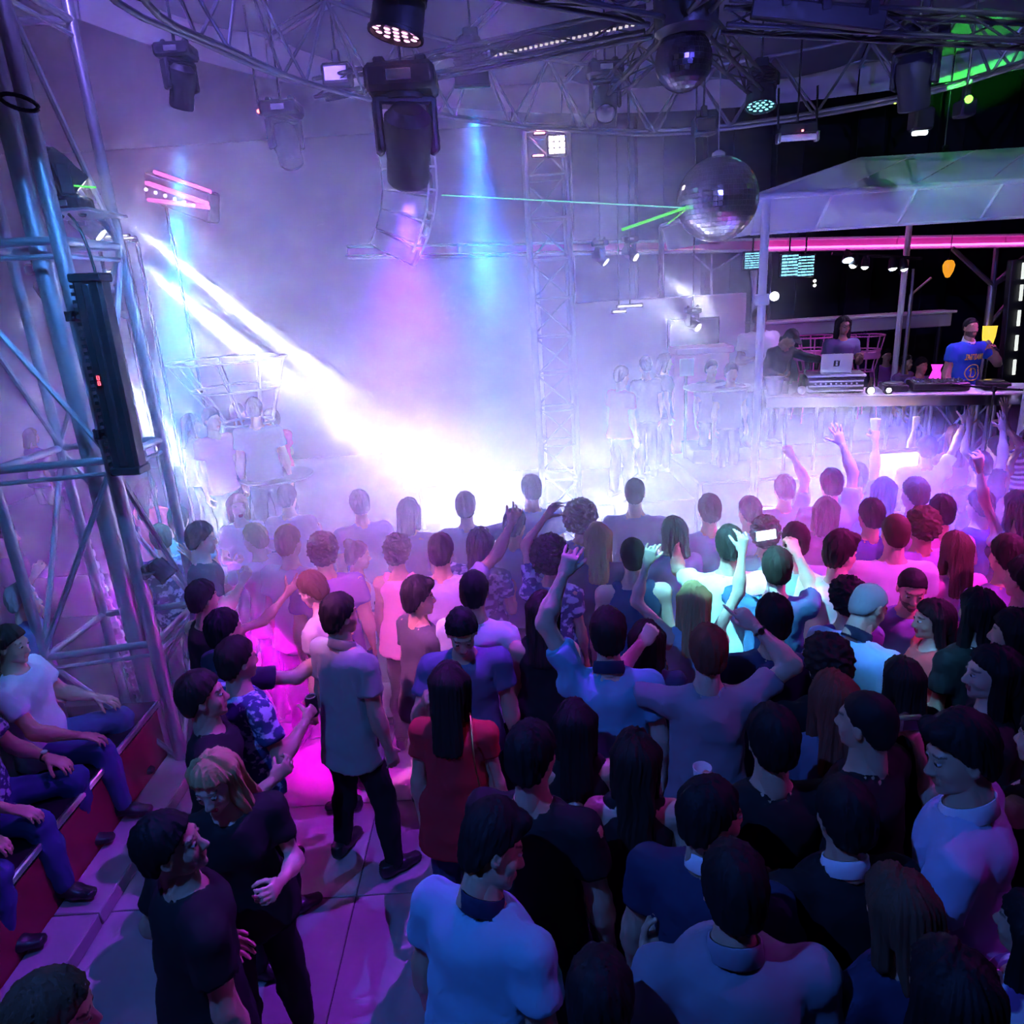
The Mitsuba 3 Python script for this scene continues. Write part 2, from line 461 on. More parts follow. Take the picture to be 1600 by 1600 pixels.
def hair_mesh(style, h=.0075):
    crop = style in ('crop', 'fringe')
    off = {'crop': .008, 'fringe': .007, 'short': .016, 'quiff': .018, 'curly': .035, 'bob': .02, 'long': .018, 'wavy': .02, 'bun': .014, 'dreads': .02, 'afro': .07, 'pony': .014}[style]
    top = {'quiff': .022, 'short': .008}.get(style, 0)
    long_ = {'long': .31, 'wavy': .36, 'bob': .17, 'dreads': .4}.get(style, 0)

    def fn(X, Y, Z):
        d = ell((0, -.016, .032 + top / 2), (.076 + off, .096 + off, .092 + off + top))(X, Y, Z)
        d = smin(d, ell((0, -.05, -.03), (.062 + off * .6, .055 + off * .6, .07))(X, Y, Z), .03)
        if style == 'quiff':
            d = smin(d, pdist(P((-.03, .07, .105), (.04, .075, .11), .028), X, Y, Z), .03)
        # the hairline: forehead, temple, before and behind the ear, nape
        yy = np.array([-.2, -.1, -.06, -.03, -.012, .008, .03, .06, .085, .3])
        zz = np.array([-.085, -.085, -.07, -.025, .012, .004, .035, .062, .074, .08])
        if style == 'fringe':
            zz = np.array([-.1, -.1, -.07, -.02, .02, .03, .07, .14, .2, .2])
        if long_:
            zz = np.array([-.4, -.4, -.4, -.3, -.2, -.06, .03, .062, .074, .08])
        line = np.interp(Y, yy, zz)
        d = np.maximum(d, (line - Z) * .75)
        if long_:
            w = .3 if style == 'bob' else 1
            b = P((0, -.075, .04), (0, -.115 - .02 * w, -long_), (.085, .05), (.1 - .02 * w, .03), f1=False)
            d = smin(d, pdist(b, X, Y, Z), .03)
            for s in (-1, 1):
                d = smin(d, pdist(P((s * .072, -.01, .04), (s * .088, -.035 + .03 * w, -long_ * .86), (.03, .04), (.03, .024), ex=(0, 1, 0)), X, Y, Z), .03)
        if style == 'bun':
            d = smin(d, ell((0, -.085, .115), (.05, .05, .045))(X, Y, Z), .012)
        if style == 'pony':
            d = smin(d, pdist(P((0, -.11, .06), (0, -.17, -.05), .035, .04), X, Y, Z), .02)
            d = smin(d, pdist(P((0, -.17, -.05), (0, -.15, -.22), .04, .012), X, Y, Z), .02)
        return d
    ex = .06 if style == 'afro' else 0
    m = field(fn, (-.16 - ex, -.21 - ex, -long_ - .16 if long_ else -.25), (.16 + ex, .17, .24 + ex), h)
    v = np.array(m.vertices)
    n = np.array(m.vertex_normals)
    az = np.arctan2(v[:, 0], v[:, 1] + .02)
    if style in ('curly', 'afro'):
        a = (meshkit.noise(v * 45) - .5) * .028 + (meshkit.noise(v * 90, 3) - .5) * .012
    elif style == 'dreads':
        a = .007 * np.sin(az * 22) + (meshkit.noise(v * [30, 30, 8]) - .5) * .012
    elif style in ('long', 'wavy', 'bob'):
        wav = v[:, 2] * (26 if style == 'wavy' else 9)
        a = .0035 * np.sin(az * 34 + 2 * np.sin(wav)) + (meshkit.noise(np.stack([az * 5, v[:, 2] * 7, v[:, 1] * 5], 1)) - .5) * (.03 if style == 'wavy' else .018)
    else:
        a = (meshkit.noise(np.stack([az * 16, v[:, 2] * 22, v[:, 1] * 30], 1)) - .5) * (.004 if crop else .014)
    m.vertices = v + n * a[:, None]
    return m


def finger(base, d, palm, lens, r, curl):
    out, p, d = [], np.asarray(base, float), unit(d)
    for i, (l, c) in enumerate(zip(lens, curl)):
        ax = np.cross(d, palm)
        a = math.radians(c)
        d2 = d * math.cos(a) + palm * math.sin(a)
        palm = unit(palm * math.cos(a) - d * math.sin(a))
        d = unit(d2)
        q = p + d * l
        out.append(P(p, q, r * (1 - .09 * i), r * (1 - .09 * (i + 1))))
        p = q
    return out


def hand_mesh(pose, h):
    """A right hand: wrist at the origin, fingers along +z, palm facing +y, thumb on -x."""
    pr = [P((0, 0, -.03), (0, 0, .02), (.026, .02), (.03, .017)), P((0, 0, .02), (0, 0, .08), (.031, .016), (.039, .0135)), P((-.026, .006, .02), (-.03, .008, .05), .016, .014)]
    curls = {'relaxed': [(18, 28, 20)] * 4, 'open': [(2, 6, 5)] * 4, 'fist': [(70, 85, 60)] * 4, 'grip': [(45, 55, 35)] * 4, 'point': [(2, 5, 4), (65, 80, 60), (72, 85, 60), (75, 85, 60)], 'wave': [(30, 25, 15), (45, 35, 20), (55, 45, 20), (30, 25, 20)]}[pose]
    spread = {'open': 9, 'wave': 7}.get(pose, 2.5)
    for i, (x, ln) in enumerate([(-.0295, (.044, .026, .021)), (-.0095, (.048, .03, .022)), (.011, (.044, .028, .021)), (.0295, (.034, .021, .019))]):
        a = math.radians((i - 1.4) * spread)
        pr += finger((x, .001, .086 - .0045 * abs(i - 1.2)), (math.sin(a), 0, math.cos(a)), V(0, 1, 0), ln, .0092 if i < 3 else .008, curls[i])
    th = {'open': ((-.75, .15, .6), (0, 10, 8)), 'fist': ((-.35, .65, .65), (15, 45, 40)), 'grip': ((-.5, .7, .5), (10, 25, 25)), 'point': ((-.4, .6, .65), (10, 40, 35))}.get(pose, ((-.6, .35, .7), (5, 15, 15)))
    pr += finger((-.03, .006, .03), th[0], V(.6, .6, 0), (.04, .03, .024), .0115, th[1])
    return blob(pr, h, k=.007)


def shoe_mesh():
    pr = [P((0, -.065, .045), (0, .05, .042), (.036, .045), (.042, .04)), P((0, .05, .036), (0, .15, .028), (.046, .034), (.04, .026)), P((0, -.04, .05), (0, -.045, .1), (.04, .044), (.041, .05), f1=True)]
    return blob(pr, .012, k=.03, extra=lambda D, X, Y, Z: np.maximum(D, -Z))


_cache = {}


def cached(fn, *a):
    k = (fn.__name__,) + a
    if k not in _cache:
        _cache[k] = fn(*a)
    return _cache[k]


def shared(fn, *a, smooth=True):
    """The ply entry of a mesh that many things share."""
    k = ('ply', fn.__name__) + a
    if k not in _cache:
        _cache[k] = mikit.ply(cached(fn, *a), None, smooth=smooth)
    return _cache[k]


def eye_mesh():
    m = trimesh.creation.icosphere(2, .0125)
    return m


def eye_ply():
    if 'eye' not in _cache:
        m = eye_mesh()
        v = np.array(m.vertices)
        c = np.where((v[:, 1] > .0085)[:, None], (.03, .018, .012), (.6, .55, .52))
        c = np.where((v[:, 2] > .0045)[:, None] | (v[:, 2] < -.0065)[:, None], (.4, .25, .17), c)
        _cache['eye'] = mikit.ply(m, 'skin', smooth=True, color=c)
    return _cache['eye']


SKIN = {'fair': (.62, .40, .30), 'tan': (.50, .30, .2), 'olive': (.42, .25, .17), 'brown': (.23, .125, .08), 'dark': (.12, .065, .045)}

ARMS = {  # upper arm and forearm directions in the body's frame for the right side (x outwards, y forwards, z up), the palm's direction, the hand
    'down': ((.16, .02, -1), (.08, .22, -1), (-1, .3, 0), 'relaxed'),
    'pocket': ((.3, -.3, -1), (-.25, .55, -1), (-1, 0, 0), 'relaxed'),
    'bent': ((.2, .1, -1), (-.3, 1, .25), (-.6, .2, 1), 'grip'),
    'hold': ((.25, .2, -1), (-.35, 1, .5), (-1, .2, .1), 'grip'),
    'drink': ((.35, .35, -1), (-.25, .75, 1), (-1, 0, .1), 'grip'),
    'phone': ((.5, .9, .1), (-.25, .45, 1), (-.2, 1, 0), 'grip'),
    'up': ((.35, .25, 1), (.0, .2, 1), (-.3, 1, 0), 'open'),
    'point': ((.75, .2, .75), (-.4, .35, 1), (-.2, 1, 0), 'point'),
    'wave': ((.5, .1, 1), (.25, .15, 1), (.2, 1, -.2), 'wave'),
    'out': ((.9, .4, .1), (.4, 1, .5), (0, 0, -1), 'relaxed'),
    'fwd': ((.3, 1, .0), (-.1, 1, .35), (-1, 0, 0), 'relaxed'),
    'headup': ((.8, .1, .7), (-.75, .1, .85), (-.6, .6, -.4), 'wave'),
    'lap': ((.25, .3, -1), (-.3, 1, -.25), (0, 0, -1), 'relaxed'),
    'knee': ((.25, .5, -1), (.0, 1, -.35), (0, 0, -1), 'relaxed'),
}


def yawm(deg):
    a = math.radians(-deg)
    return np.array([[math.cos(a), -math.sin(a), 0], [math.sin(a), math.cos(a), 0], [0, 0, 1.0]])


def rotv(v, axis, deg):
    return trimesh.transformations.rotation_matrix(math.radians(deg), axis)[:3, :3] @ np.asarray(v, float)


def person(label, head=None, at=None, h=1.75, z0=0.0, yaw=0, fem=False, skin='tan', hair='short', hc='black', hyaw=0, nod=0, tilt=0, lean=3, side=0, L='down', R='down', legs='stand',
           top=(.05, .05, .06), sleeve='short', bottom=(.02, .02, .03), shoe='black', collar=None, build=1.0, res=None, bsdf='cloth', neck=.0, group=None, face=None, hem=.0, skirt=False, scarf=None,
           shoes=True, cap=None, glasses=False, watch=None, beard=False):
    s = h / 1.75
    root = thing('person', label, 'person', group)
    Rz = yawm(yaw)
    up = unit(rotv(rotv((0, 0, 1), (1, 0, 0), -lean), (0, 1, 0), side))
    fw = unit(np.cross(up, (1, 0, 0)))
    xr = np.cross(fw, up)
    B = np.stack([xr, fw, up], 1)
    pelz = {'sit': .52 * s, 'perch': .8 * s}.get(legs, .94 * s)
    if legs == 'bend':
        pelz = .92 * s
    pel = V(0, 0, pelz)
    sw = (.16 if fem else .188) * s * (.5 + .5 * build)
    nb = pel + up * .52 * s
    hn = unit(up + fw * math.sin(math.radians(nod)) + xr * math.sin(math.radians(tilt)))
    hfw = unit(fw - hn * (fw @ hn))
    hfw = rotv(hfw, hn, -hyaw)
    Hb = np.stack([np.cross(hfw, hn), hfw, hn], 1)
    hs = .94 * (1 if not fem else .96) * (.6 + .4 * s)
    hd = nb + up * .04 * s + hn * .142 * s + fw * .012
    g = root
    # where it stands
    if head is not None:
        c = onz(head[0], head[1], z0 + hd[2])
        off = Rz @ hd
        org = V(c[0] - off[0], c[1] - off[1], z0)
    else:
        org = V(at[0], at[1], z0)
    dist = np.linalg.norm(org - EYE)
    if res is None:
        res = .0145 if dist < 3.6 else .019 if dist < 5.2 else .025 if dist < 7 else .03
    away = math.cos(math.radians(yaw + hyaw)) > .55
    hres = (.009 if away else .006) if dist < 4.4 else (.01 if away else .008) if dist < 6 else .011
    b = build
    W = b * (.93 if fem else 1.0)
    # trunk
    hipw = (.165 if fem else .152) * b * s
    waw = (.125 if fem else .145) * b * s
    chw = (.14 if fem else .165) * (.5 + .5 * b) * s
    dep = .105 * b * s
    trunk = lambda o, f0=False, low=.02, fl=0.0: [P(pel + up * (-low * s), pel + up * .08 * s, (hipw + o + fl, dep + .008 + o + fl), (hipw * .98 + o + fl * .35, dep + o + fl * .3), ex=xr, f0=f0),
                                   P(pel + up * .05 * s, pel + up * .22 * s, (hipw * .97 + o, dep + o), (waw + o, dep * .94 + o), ex=xr),
                                   P(pel + up * .2 * s, pel + up * .40 * s + fw * .012, (waw + o, dep * .95 + o), (chw + o, dep * 1.08 + o), ex=xr)]
    bust = lambda o: [P(pel + up * .345 * s + xr * q * .065 * s + fw * (.085 * b * s), pel + up * .345 * s + xr * q * .07 * s + fw * (.088 * b * s), .05 * s * b + o) for q in (-1, 1)] if fem else []
    shl = {q: pel + up * .455 * s + xr * q * sw for q in (-1, 1)}
    limb = {}
    for q, spec in ((-1, L), (1, R)):
        spec = ARMS[spec] if isinstance(spec, str) else spec
        u, f, pm, hp = spec
        u, f, pm = [B @ (np.array([q * w[0], w[1], w[2]])) for w in (u, f, pm)]
        u, f = unit(u), unit(f)
        sh = shl[q] + up * max(0, u @ up) * .05 * s + (xr * q) * -max(0, u @ up) * .03 * s
        el = sh + u * .285 * s
        wr = el + f * .245 * s
        limb[q] = (sh, el, wr, f, pm, hp)
    aw = (.8 if fem else 1.0) * (.5 + .5 * b)

    def arm(q, o, upto=None):
        sh, el, wr, f, _, _ = limb[q]
        if upto is None:
            return [P(sh, el, (.049 * aw + o) * s, (.04 * aw + o) * s), P(el, el + (wr - el) * .3, (.041 * aw + o) * s, (.043 * aw + o) * s), P(el + (wr - el) * .3, wr, (.043 * aw + o) * s, (.027 * aw + o) * s)]
        if upto <= 1:
            return [P(sh, sh + (el - sh) * upto, (.048 * aw + o * .75) * s, (.047 * aw + o * 1.35) * s, f1=True)]
        return [P(sh, el, (.05 * aw + o) * s, (.042 * aw + o) * s), P(el, el + (wr - el) * .93, (.044 * aw + o) * s, (.032 * aw + o) * s, f1=True)]
    shoulders = lambda o: [P(shl[-1], shl[1], .058 * s + o), P(nb - up * .06 * s + xr * .07 * s, nb - up * .0 * s, .05 * s + o, .045 * s + o), P(nb - up * .06 * s - xr * .07 * s, nb - up * .0 * s, .05 * s + o, .045 * s + o)]
    necks = [P(nb - up * .05 * s, hd - hn * .07, .054 * s * (.88 if fem else 1.05), .05 * s * (.88 if fem else 1.05))]
    # legs
    joints = {}
    for q in (-1, 1):
        hip = pel + V(q * .085 * s, 0, -.03 * s)
        if legs == 'sit':
            kn = hip + unit(V(q * .25, 1, .02)) * .43 * s
            an = kn + unit(V(q * .02, .1 if q > 0 else -.15, -1)) * .42 * s
            fd = V(q * .15, 1, 0)
        elif legs == 'walk':
            kn = hip + unit(V(q * .05, .25 * q + .1, -1)) * .43 * s
            an = V(kn[0] + q * .01, kn[1] + (.02 if q > 0 else -.2) * s, .085)
            fd = V(q * .2, 1, 0)
        else:
            st = {'wide': .2, 'bend': .16}.get(legs, .12)
            an = V(q * st * s, .03 * q, .085)
            kn = (hip + an) / 2 + V(q * .005, .035, .02)
            fd = V(q * .28, 1, 0)
        joints[q] = (hip, kn, an, unit(fd))

    def leg(q, o):
        hip, kn, an, _ = joints[q]
        return [P(hip, kn, (.078 * b + o) * s, (.056 + o) * s), P(kn, kn + (an - kn) * .35, (.055 + o) * s, (.056 + o) * s), P(kn + (an - kn) * .35, an, (.056 + o) * s, (.037 + o * 1.2) * s)]
    skinc = np.array(SKIN[skin] if isinstance(skin, str) else skin)
    # skin: one mesh of trunk, limbs, head and hands
    body = blob(trunk(0) + bust(0) + shoulders(0) + arm(-1, 0) + arm(1, 0) + necks + leg(-1, 0) + leg(1, 0), res, k=.035 * s)
    hm = cached(head_mesh, 'f' if fem else 'm', hres)
    hv = np.array(hm.vertices)
    col = np.tile(skinc, (len(hv), 1))
    lips = (np.abs(hv[:, 0]) < .024) & (np.abs(hv[:, 2] + .073) < .014) & (hv[:, 1] > .085)
    col[lips] = skinc * (.95, .6, .6) if not fem else (.4, .06, .07)
    brow = (np.abs(np.abs(hv[:, 0]) - .034) < .018) & (np.abs(hv[:, 2] - .031) < .004) & (hv[:, 1] > .06)
    col[brow] = skinc * .25
    if beard:
        bd = (hv[:, 2] < -.045) & (hv[:, 1] > -.01) & (hv[:, 2] > -.14) & ~lips
        col[bd] = skinc * .3
    pieces, cols = [body, xf(hm, Hb, hd, hs)], [np.tile(skinc, (len(body.vertices), 1)), col]
    for q in (-1, 1):
        sh, el, wr, f, pm, hp = limb[q]
        Fm = frame(f, pm)
        m = cached(hand_mesh, hp, .005 if dist < 4.2 else .007 if dist < 6 else .009)
        if q < 0:
            m = m.copy()
            m.apply_transform(np.diag([-1.0, 1, 1, 1]))
        pieces.append(xf(m, Fm, wr, s * (.93 if fem else 1.0)))
        cols.append(np.tile(skinc, (len(m.vertices), 1)))

    def place(m):
        return xf(m, Rz, org)
    part(root, 'body', place(cat(pieces)), 'skin', smooth=True, color=np.vstack(cols))
    # clothes
    rs = np.random.RandomState(int(abs(org[0] * 977 + org[1] * 1973)) % 99991)

    def cloth(name, prims, colour, k, cut=(), crease=.013, label=None, rr=None, bs=None):
        m = blob(prims, rr or res, k=k, cut=cut)
        if not len(m.faces):
            return
        v = np.array(m.vertices)
        n = np.array(m.vertex_normals)
        o = rs.rand(3) * 50
        a = (meshkit.fbm(v * [7, 7, 11] + o, 3) - .5) * 2 * crease + (.5 - np.abs(meshkit.noise(v * [13, 13, 6] + o, 5) - .5) * 2) * crease * .7
        m.vertices = v + n * a[:, None]
        part(root, name, place(m), bs or bsdf, smooth=True, color=np.tile(np.array(colour, float), (len(v), 1)), label=label)
    lo = .1 + hem
    body_sh = trunk(.016, True, lo, .04) + bust(.012)
    ncut = [P(nb - up * (.015 + neck) * s + fw * .012, hd + up * .2, .066 * s, .075 * s)]
    if neck > .05:
        ncut.append(P(nb - up * neck * s + fw * .12, nb + fw * .1, .06 * s, .07 * s))
    if sleeve == 'none':
        cl = body_sh + [P(pel + up * .38 * s, pel + up * .44 * s, (chw * .95 + .012, .1 * s), (.13 * s, .075 * s), ex=xr)] + [P(pel + up * .42 * s + xr * q * .1 * s, nb - up * .015 * s + xr * q * .095 * s, .04 * s) for q in (-1, 1)]
        ncut.append(P(nb - up * .07 * s + fw * .06, nb + up * .1, .075 * s))
    elif sleeve == 'strapless':
        cl = trunk(.014, True, lo, .04) + bust(.012)
        ncut.append(P(pel + up * .44 * s, pel + up * .7 * s, .4, f0=True))
    else:
        n_ = {'short': .56, 'long': 2, 'cap': .42, 'three': 1.0}[sleeve]
        cl = body_sh + shoulders(.009) + arm(-1, .017, n_) + arm(1, .017, n_)
    cloth({'none': 'tank_top', 'strapless': 'top', 'long': 'shirt'}.get(sleeve, 'shirt'), cl, top, .03, ncut)
    if collar is not None:
        c0 = nb + up * .022 * s
        t = np.linspace(0, 2 * np.pi, 28, endpoint=False)
        rings = []
        for rr, zz in ((.080, -.03), (.070, .012), (.069, .026), (.063, .026), (.062, -.02)):
            rings.append([c0 + (xr * rr * math.cos(a) + fw * (.006 + (rr + .004) * math.sin(a))) * s + up * (zz - .034 * math.sin(a)) * s for a in t])
        v = np.array(rings).reshape(-1, 3)
        m_ = len(t)
        q = [(i * m_ + j, i * m_ + (j + 1) % m_, ((i + 1) % 5) * m_ + (j + 1) % m_, ((i + 1) % 5) * m_ + j) for i in range(5) for j in range(m_)]
        q = np.array(q)
        m = trimesh.Trimesh(v, np.vstack([q[:, [0, 1, 2]], q[:, [0, 2, 3]]]), process=False)
        if m.volume < 0:
            m.invert()
        part(root, 'collar', place(m), 'cloth', smooth=True, color=np.tile(np.array(collar, float), (len(v), 1)))
    if skirt:
        cloth('skirt', [P(pel + up * .08 * s, V(0, 0.02, .56 * s), (hipw + .02, dep + .025), (hipw + .07, dep + .09), ex=xr, f1=True)], bottom, .03, bs='cloth')
    else:
        cloth('trousers', [P(pel + up * .1 * s, pel - up * .02 * s, (hipw + .008, dep + .01), (hipw + .01, dep + .02), ex=xr, f0=True)] + leg(-1, .014) + leg(1, .014), bottom, .035, rr=res * 1.35, bs='cloth')
    if shoes:
        for q in (-1, 1):
            _, _, an, fd = joints[q]
            Fm = np.stack([np.cross(fd, (0, 0, 1)), fd, V(0, 0, 1)], 1)
            put(root, 'shoe', shared(shoe_mesh), bsdf=ref('shoe_' + shoe), to_world=mat4(Rz @ Fm, org + Rz @ V(an[0], an[1], an[2] - .085), 1.0 * s))
    if hair:
        put(root, 'hair', shared(hair_mesh, hair), bsdf=ref('hair_' + hc), to_world=mat4(Rz @ Hb, org + Rz @ hd, hs))
    if face if face is not None else (dist < 7 and math.cos(math.radians(yaw + hyaw)) < .55):
        for q in (-1, 1):
            put(root, 'eye', eye_ply(), to_world=mat4(Rz @ Hb, org + Rz @ (hd + Hb @ V(q * .032, .083, .006) * hs), hs))
    if cap is not None:
        m = field(lambda X, Y, Z: np.minimum(np.maximum(ell((0, -.012, .035), (.086, .106, .098))(X, Y, Z), .055 - Z), np.maximum(ell((0, .1, .055), (.075, .085, .012))(X, Y, Z), -Y)), (-.12, -.14, .02), (.12, .2, .15), .008)
        part(root, 'cap', place(xf(m, Hb, hd, hs)), 'cloth', smooth=True, color=np.tile(np.array(cap, float), (len(m.vertices), 1)))
    if glasses:
        gs = []
        for q in (-1, 1):
            t = np.linspace(0, 2 * np.pi, 16, endpoint=False)
            gs.append(sweep([(q * .034 + .024 * math.cos(a), .101, .004 + .017 * math.sin(a)) for a in t], .002, 5, closed=True))
            gs.append(tube((q * .058, .1, .008), (q * .08, 0, .012), .002, 5))
        gs.append(tube((-.011, .103, .008), (.011, .103, .008), .002, 5))
        part(root, 'glasses', place(xf(cat(gs), Hb, hd, hs)), 'black_plastic')
    if watch is not None:
        sh, el, wr, f, pm, hp = limb[watch]
        Fm = frame(f, pm)
        t = np.linspace(0, 2 * np.pi, 20, endpoint=False)
        c0 = wr - f * .03
        band = sweep([c0 + Fm[:, 0] * .031 * math.cos(a) + Fm[:, 1] * .027 * math.sin(a) for a in t], .006, 6, closed=True)
        wk = part(root, 'watch', place(band), 'black_plastic')
        face_ = lathe([(0, -.004), (.016, -.004), (.018, 0), (.016, .005), (0, .005)], 16, frame(-Fm[:, 1]), c0 - Fm[:, 1] * .031)
        part(wk, 'dial', place(face_), 'chrome')
    return dict(root=root, hand={q: org + Rz @ (limb[q][2] + limb[q][3] * .085 * s + unit(limb[q][4]) * .025) for q in (-1, 1)}, hdir={q: Rz @ limb[q][3] for q in (-1, 1)},
                palm={q: Rz @ unit(limb[q][4]) for q in (-1, 1)}, head=org + Rz @ hd, org=org, Rz=Rz)

# ------------------------------------------------------------------ materials
def pb(c, r=.6, **k):
    return {'type': 'principled', 'base_color': c if isinstance(c, dict) else {'type': 'rgb', 'value': list(c)}, 'roughness': r, **k}


VC = {'type': 'mesh_attribute', 'name': 'vertex_color'}
scene['skin'] = pb(VC, .42)
scene['cloth'] = pb(VC, .85)
for n, c in dict(black=(.007, .006, .007), dark=(.022, .013, .011), brown=(.075, .04, .025), blonde=(.42, .28, .12), red=(.17, .045, .03), grey=(.25, .24, .24)).items():
    scene['hair_' + n] = pb(c, .7, specular=.3)
scene['striped'] = pb(mikit.proc(lambda p, n, uv: mikit.mix((.72, .68, .8), (.16, .06, .24), mikit.smoothstep(.35, .65, .5 + .5 * dr.sin(p.z * 110 + 3 * mikit.noise(p.x * 9, p.y * 9, p.z * 5))))), .85)
_v1 = lambda p, n, uv: mikit.mix((.04, .06, .16), (.42, .46, .62), mikit.smoothstep(.48, .62, mikit.fbm(p.x * 26, p.y * 26, p.z * 26)))
scene['floral'] = pb(mikit.proc(_v1), .85)
scene['shoe_black'] = pb((.015, .015, .018), .35)
scene['shoe_white'] = pb((.6, .6, .6), .5)
scene['shoe_brown'] = pb((.09, .05, .03), .45)
scene['black_plastic'] = pb((.012, .012, .014), .38)
scene['black_metal'] = pb((.02, .02, .024), .45, metallic=.3)
scene['chrome'] = pb((.85, .85, .87), .18, metallic=1.0)
scene['steel'] = pb((.42, .43, .46), .36, metallic=.8)
scene['white_paint'] = pb((.75, .75, .76), .4)
scene['white_fabric'] = {'type': 'twosided', 'bsdf': pb(mikit.proc(lambda p, n, uv: mikit.mix((.66, .66, .68), (.76, .76, .77), mikit.fbm(p.x * 2, p.y * 2, p.z * 3))), .9)}
scene['tent_fabric'] = {'type': 'twosided', 'bsdf': pb(mikit.proc(lambda p, n, uv: mikit.mix((.13, .12, .15), (.2, .19, .22), mikit.fbm(p.x * 1.5, p.y * 1.5, p.z * 2))), .9)}
scene['tent_valance'] = {'type': 'twosided', 'bsdf': pb((.6, .52, .56), .9)}
scene['red_panel'] = pb((.2, .018, .04), .5)
scene['pink_panel'] = pb((.75, .2, .5), .5)
scene['dark_wall'] = pb(mikit.proc(lambda p, n, uv: mikit.mix((.022, .02, .035), (.04, .035, .06), mikit.fbm(p.x, p.y, p.z * 2))), .8)
scene['plaster'] = pb(mikit.proc(lambda p, n, uv: mikit.mix((.36, .32, .38), (.46, .42, .48), mikit.fbm(p.x * .8, p.y * .8, p.z * 1.2))), .85)
for i, c in enumerate([(.33, .32, .32), (.4, .38, .37), (.29, .28, .29)]):
    scene[f'stone_{i}'] = pb(mikit.proc(lambda p, n, uv, c=c, i=i: mikit.mix([.72 * x for x in c], [1.12 * x for x in c], mikit.fbm(p.x * 3 + 7 * i, p.y * 3, 2.0 * i, 4)) * (.8 + .2 * mikit.smoothstep(.25, .6, mikit.fbm(p.x * 1.1, p.y * 1.1, 5)))),
                              mikit.proc(lambda p, n, uv: .3 + .3 * mikit.fbm(p.x * 2.3, p.y * 2.3)))
scene['grout'] = pb((.06, .06, .07), .9)
scene['mirror'] = {'type': 'roughconductor', 'material': 'Ag', 'alpha': .03}
scene['dark_mirror'] = {'type': 'roughconductor', 'material': 'Ag', 'alpha': .08, 'specular_reflectance': {'type': 'rgb', 'value': [.16, .14, .2]}}
scene['clear_glass'] = {'type': 'dielectric'}
scene['bottle_green'] = pb((.02, .09, .03), .1)
scene['gold'] = pb((.8, .55, .2), .3, metallic=1.0)
scene['silver'] = pb((.75, .76, .78), .28, metallic=1.0)


def glow(root, name, mesh, colour, power, label=None, weight=.02, smooth=False):
    """A lit surface of a lamp."""
    key = numbered(root + '__' + name)
    scene[key] = mikit.ply(mesh, 'black_plastic', smooth=smooth, emitter={'type': 'area', 'radiance': {'type': 'rgb', 'value': [c * power * DIM for c in colour]}, 'sampling_weight': weight})
    if label:
        labels[key] = {'label': label}
    return key



# ------------------------------------------------------------------ the setting: floor, podium, walls, tent
struct('floor', boxm((0, 8, -.06), (26, 30, .1)), 'grout')
TS = .8
tile = [mikit.ply(boxm((0, 0, -.006), (TS - .008, TS - .008, .012), bev=.003), f'stone_{i}') for i in range(3)]
for i in range(-3, 5):
    for j in range(0, 10):
        k = rnd.randrange(3)
        put('floor', 'tile', tile[k], to_world=T().translate([i * TS + .14, j * TS + .5, rnd.uniform(-.0012, .0012)]).rotate([0, 0, 1], 90 * rnd.randrange(4)))

podium = thing('podium', 'low dark red podium with a steel edge beside the truss tower, guests sitting on it', 'podium')
part(podium, 'deck', boxm((-4.4, 2.75, .515), (3.26, 3.9, .07), bev=.006), 'black_plastic')
part(podium, 'front_panel', boxm((-2.79, 2.75, .245), (.03, 3.86, .47), bev=.004), 'red_panel', label='dark red front panel')
part(podium, 'end_panel', boxm((-4.4, 4.68, .24), (3.2, .03, .48), bev=.004), 'red_panel')
part(podium, 'edge_trim', boxm((-2.762, 2.75, .535), (.03, 3.9, .045), bev=.008), 'chrome', label='polished steel edge strip')
step = thing('podium_step', 'low stone step along the foot of the dark red podium', 'step')
for j in range(5):
    part(step, 'slab', boxm((-2.635, 1.2 + j * .8, .05), (.27, .792, .1), bev=.008), f'stone_{j % 3}')

struct('wall_back', boxm((-4.6, 13.4, 3), (12, .2, 6)), 'plaster')
struct('wall_left', boxm((-8.2, 6, 3), (.2, 15, 6)), 'plaster')
struct('wall_far', boxm((8.5, 16.2, 4), (16, .2, 9)), 'dark_wall')
struct('wall_right', boxm((11, 8, 4), (.2, 17, 9)), 'dark_wall')
for i, x in enumerate((3.2, 4.6, 6.0, 7.6, 9.2)):
    struct('pillar', boxm((x, 15.6, 3.7), (.55, .3, 7.2), bev=.02), 'dark_wall')
terrace = struct('terrace_floor', boxm((-4.5, 10.4, .26), (7.2, 5.6, .52), bev=.01), 'dark_wall')

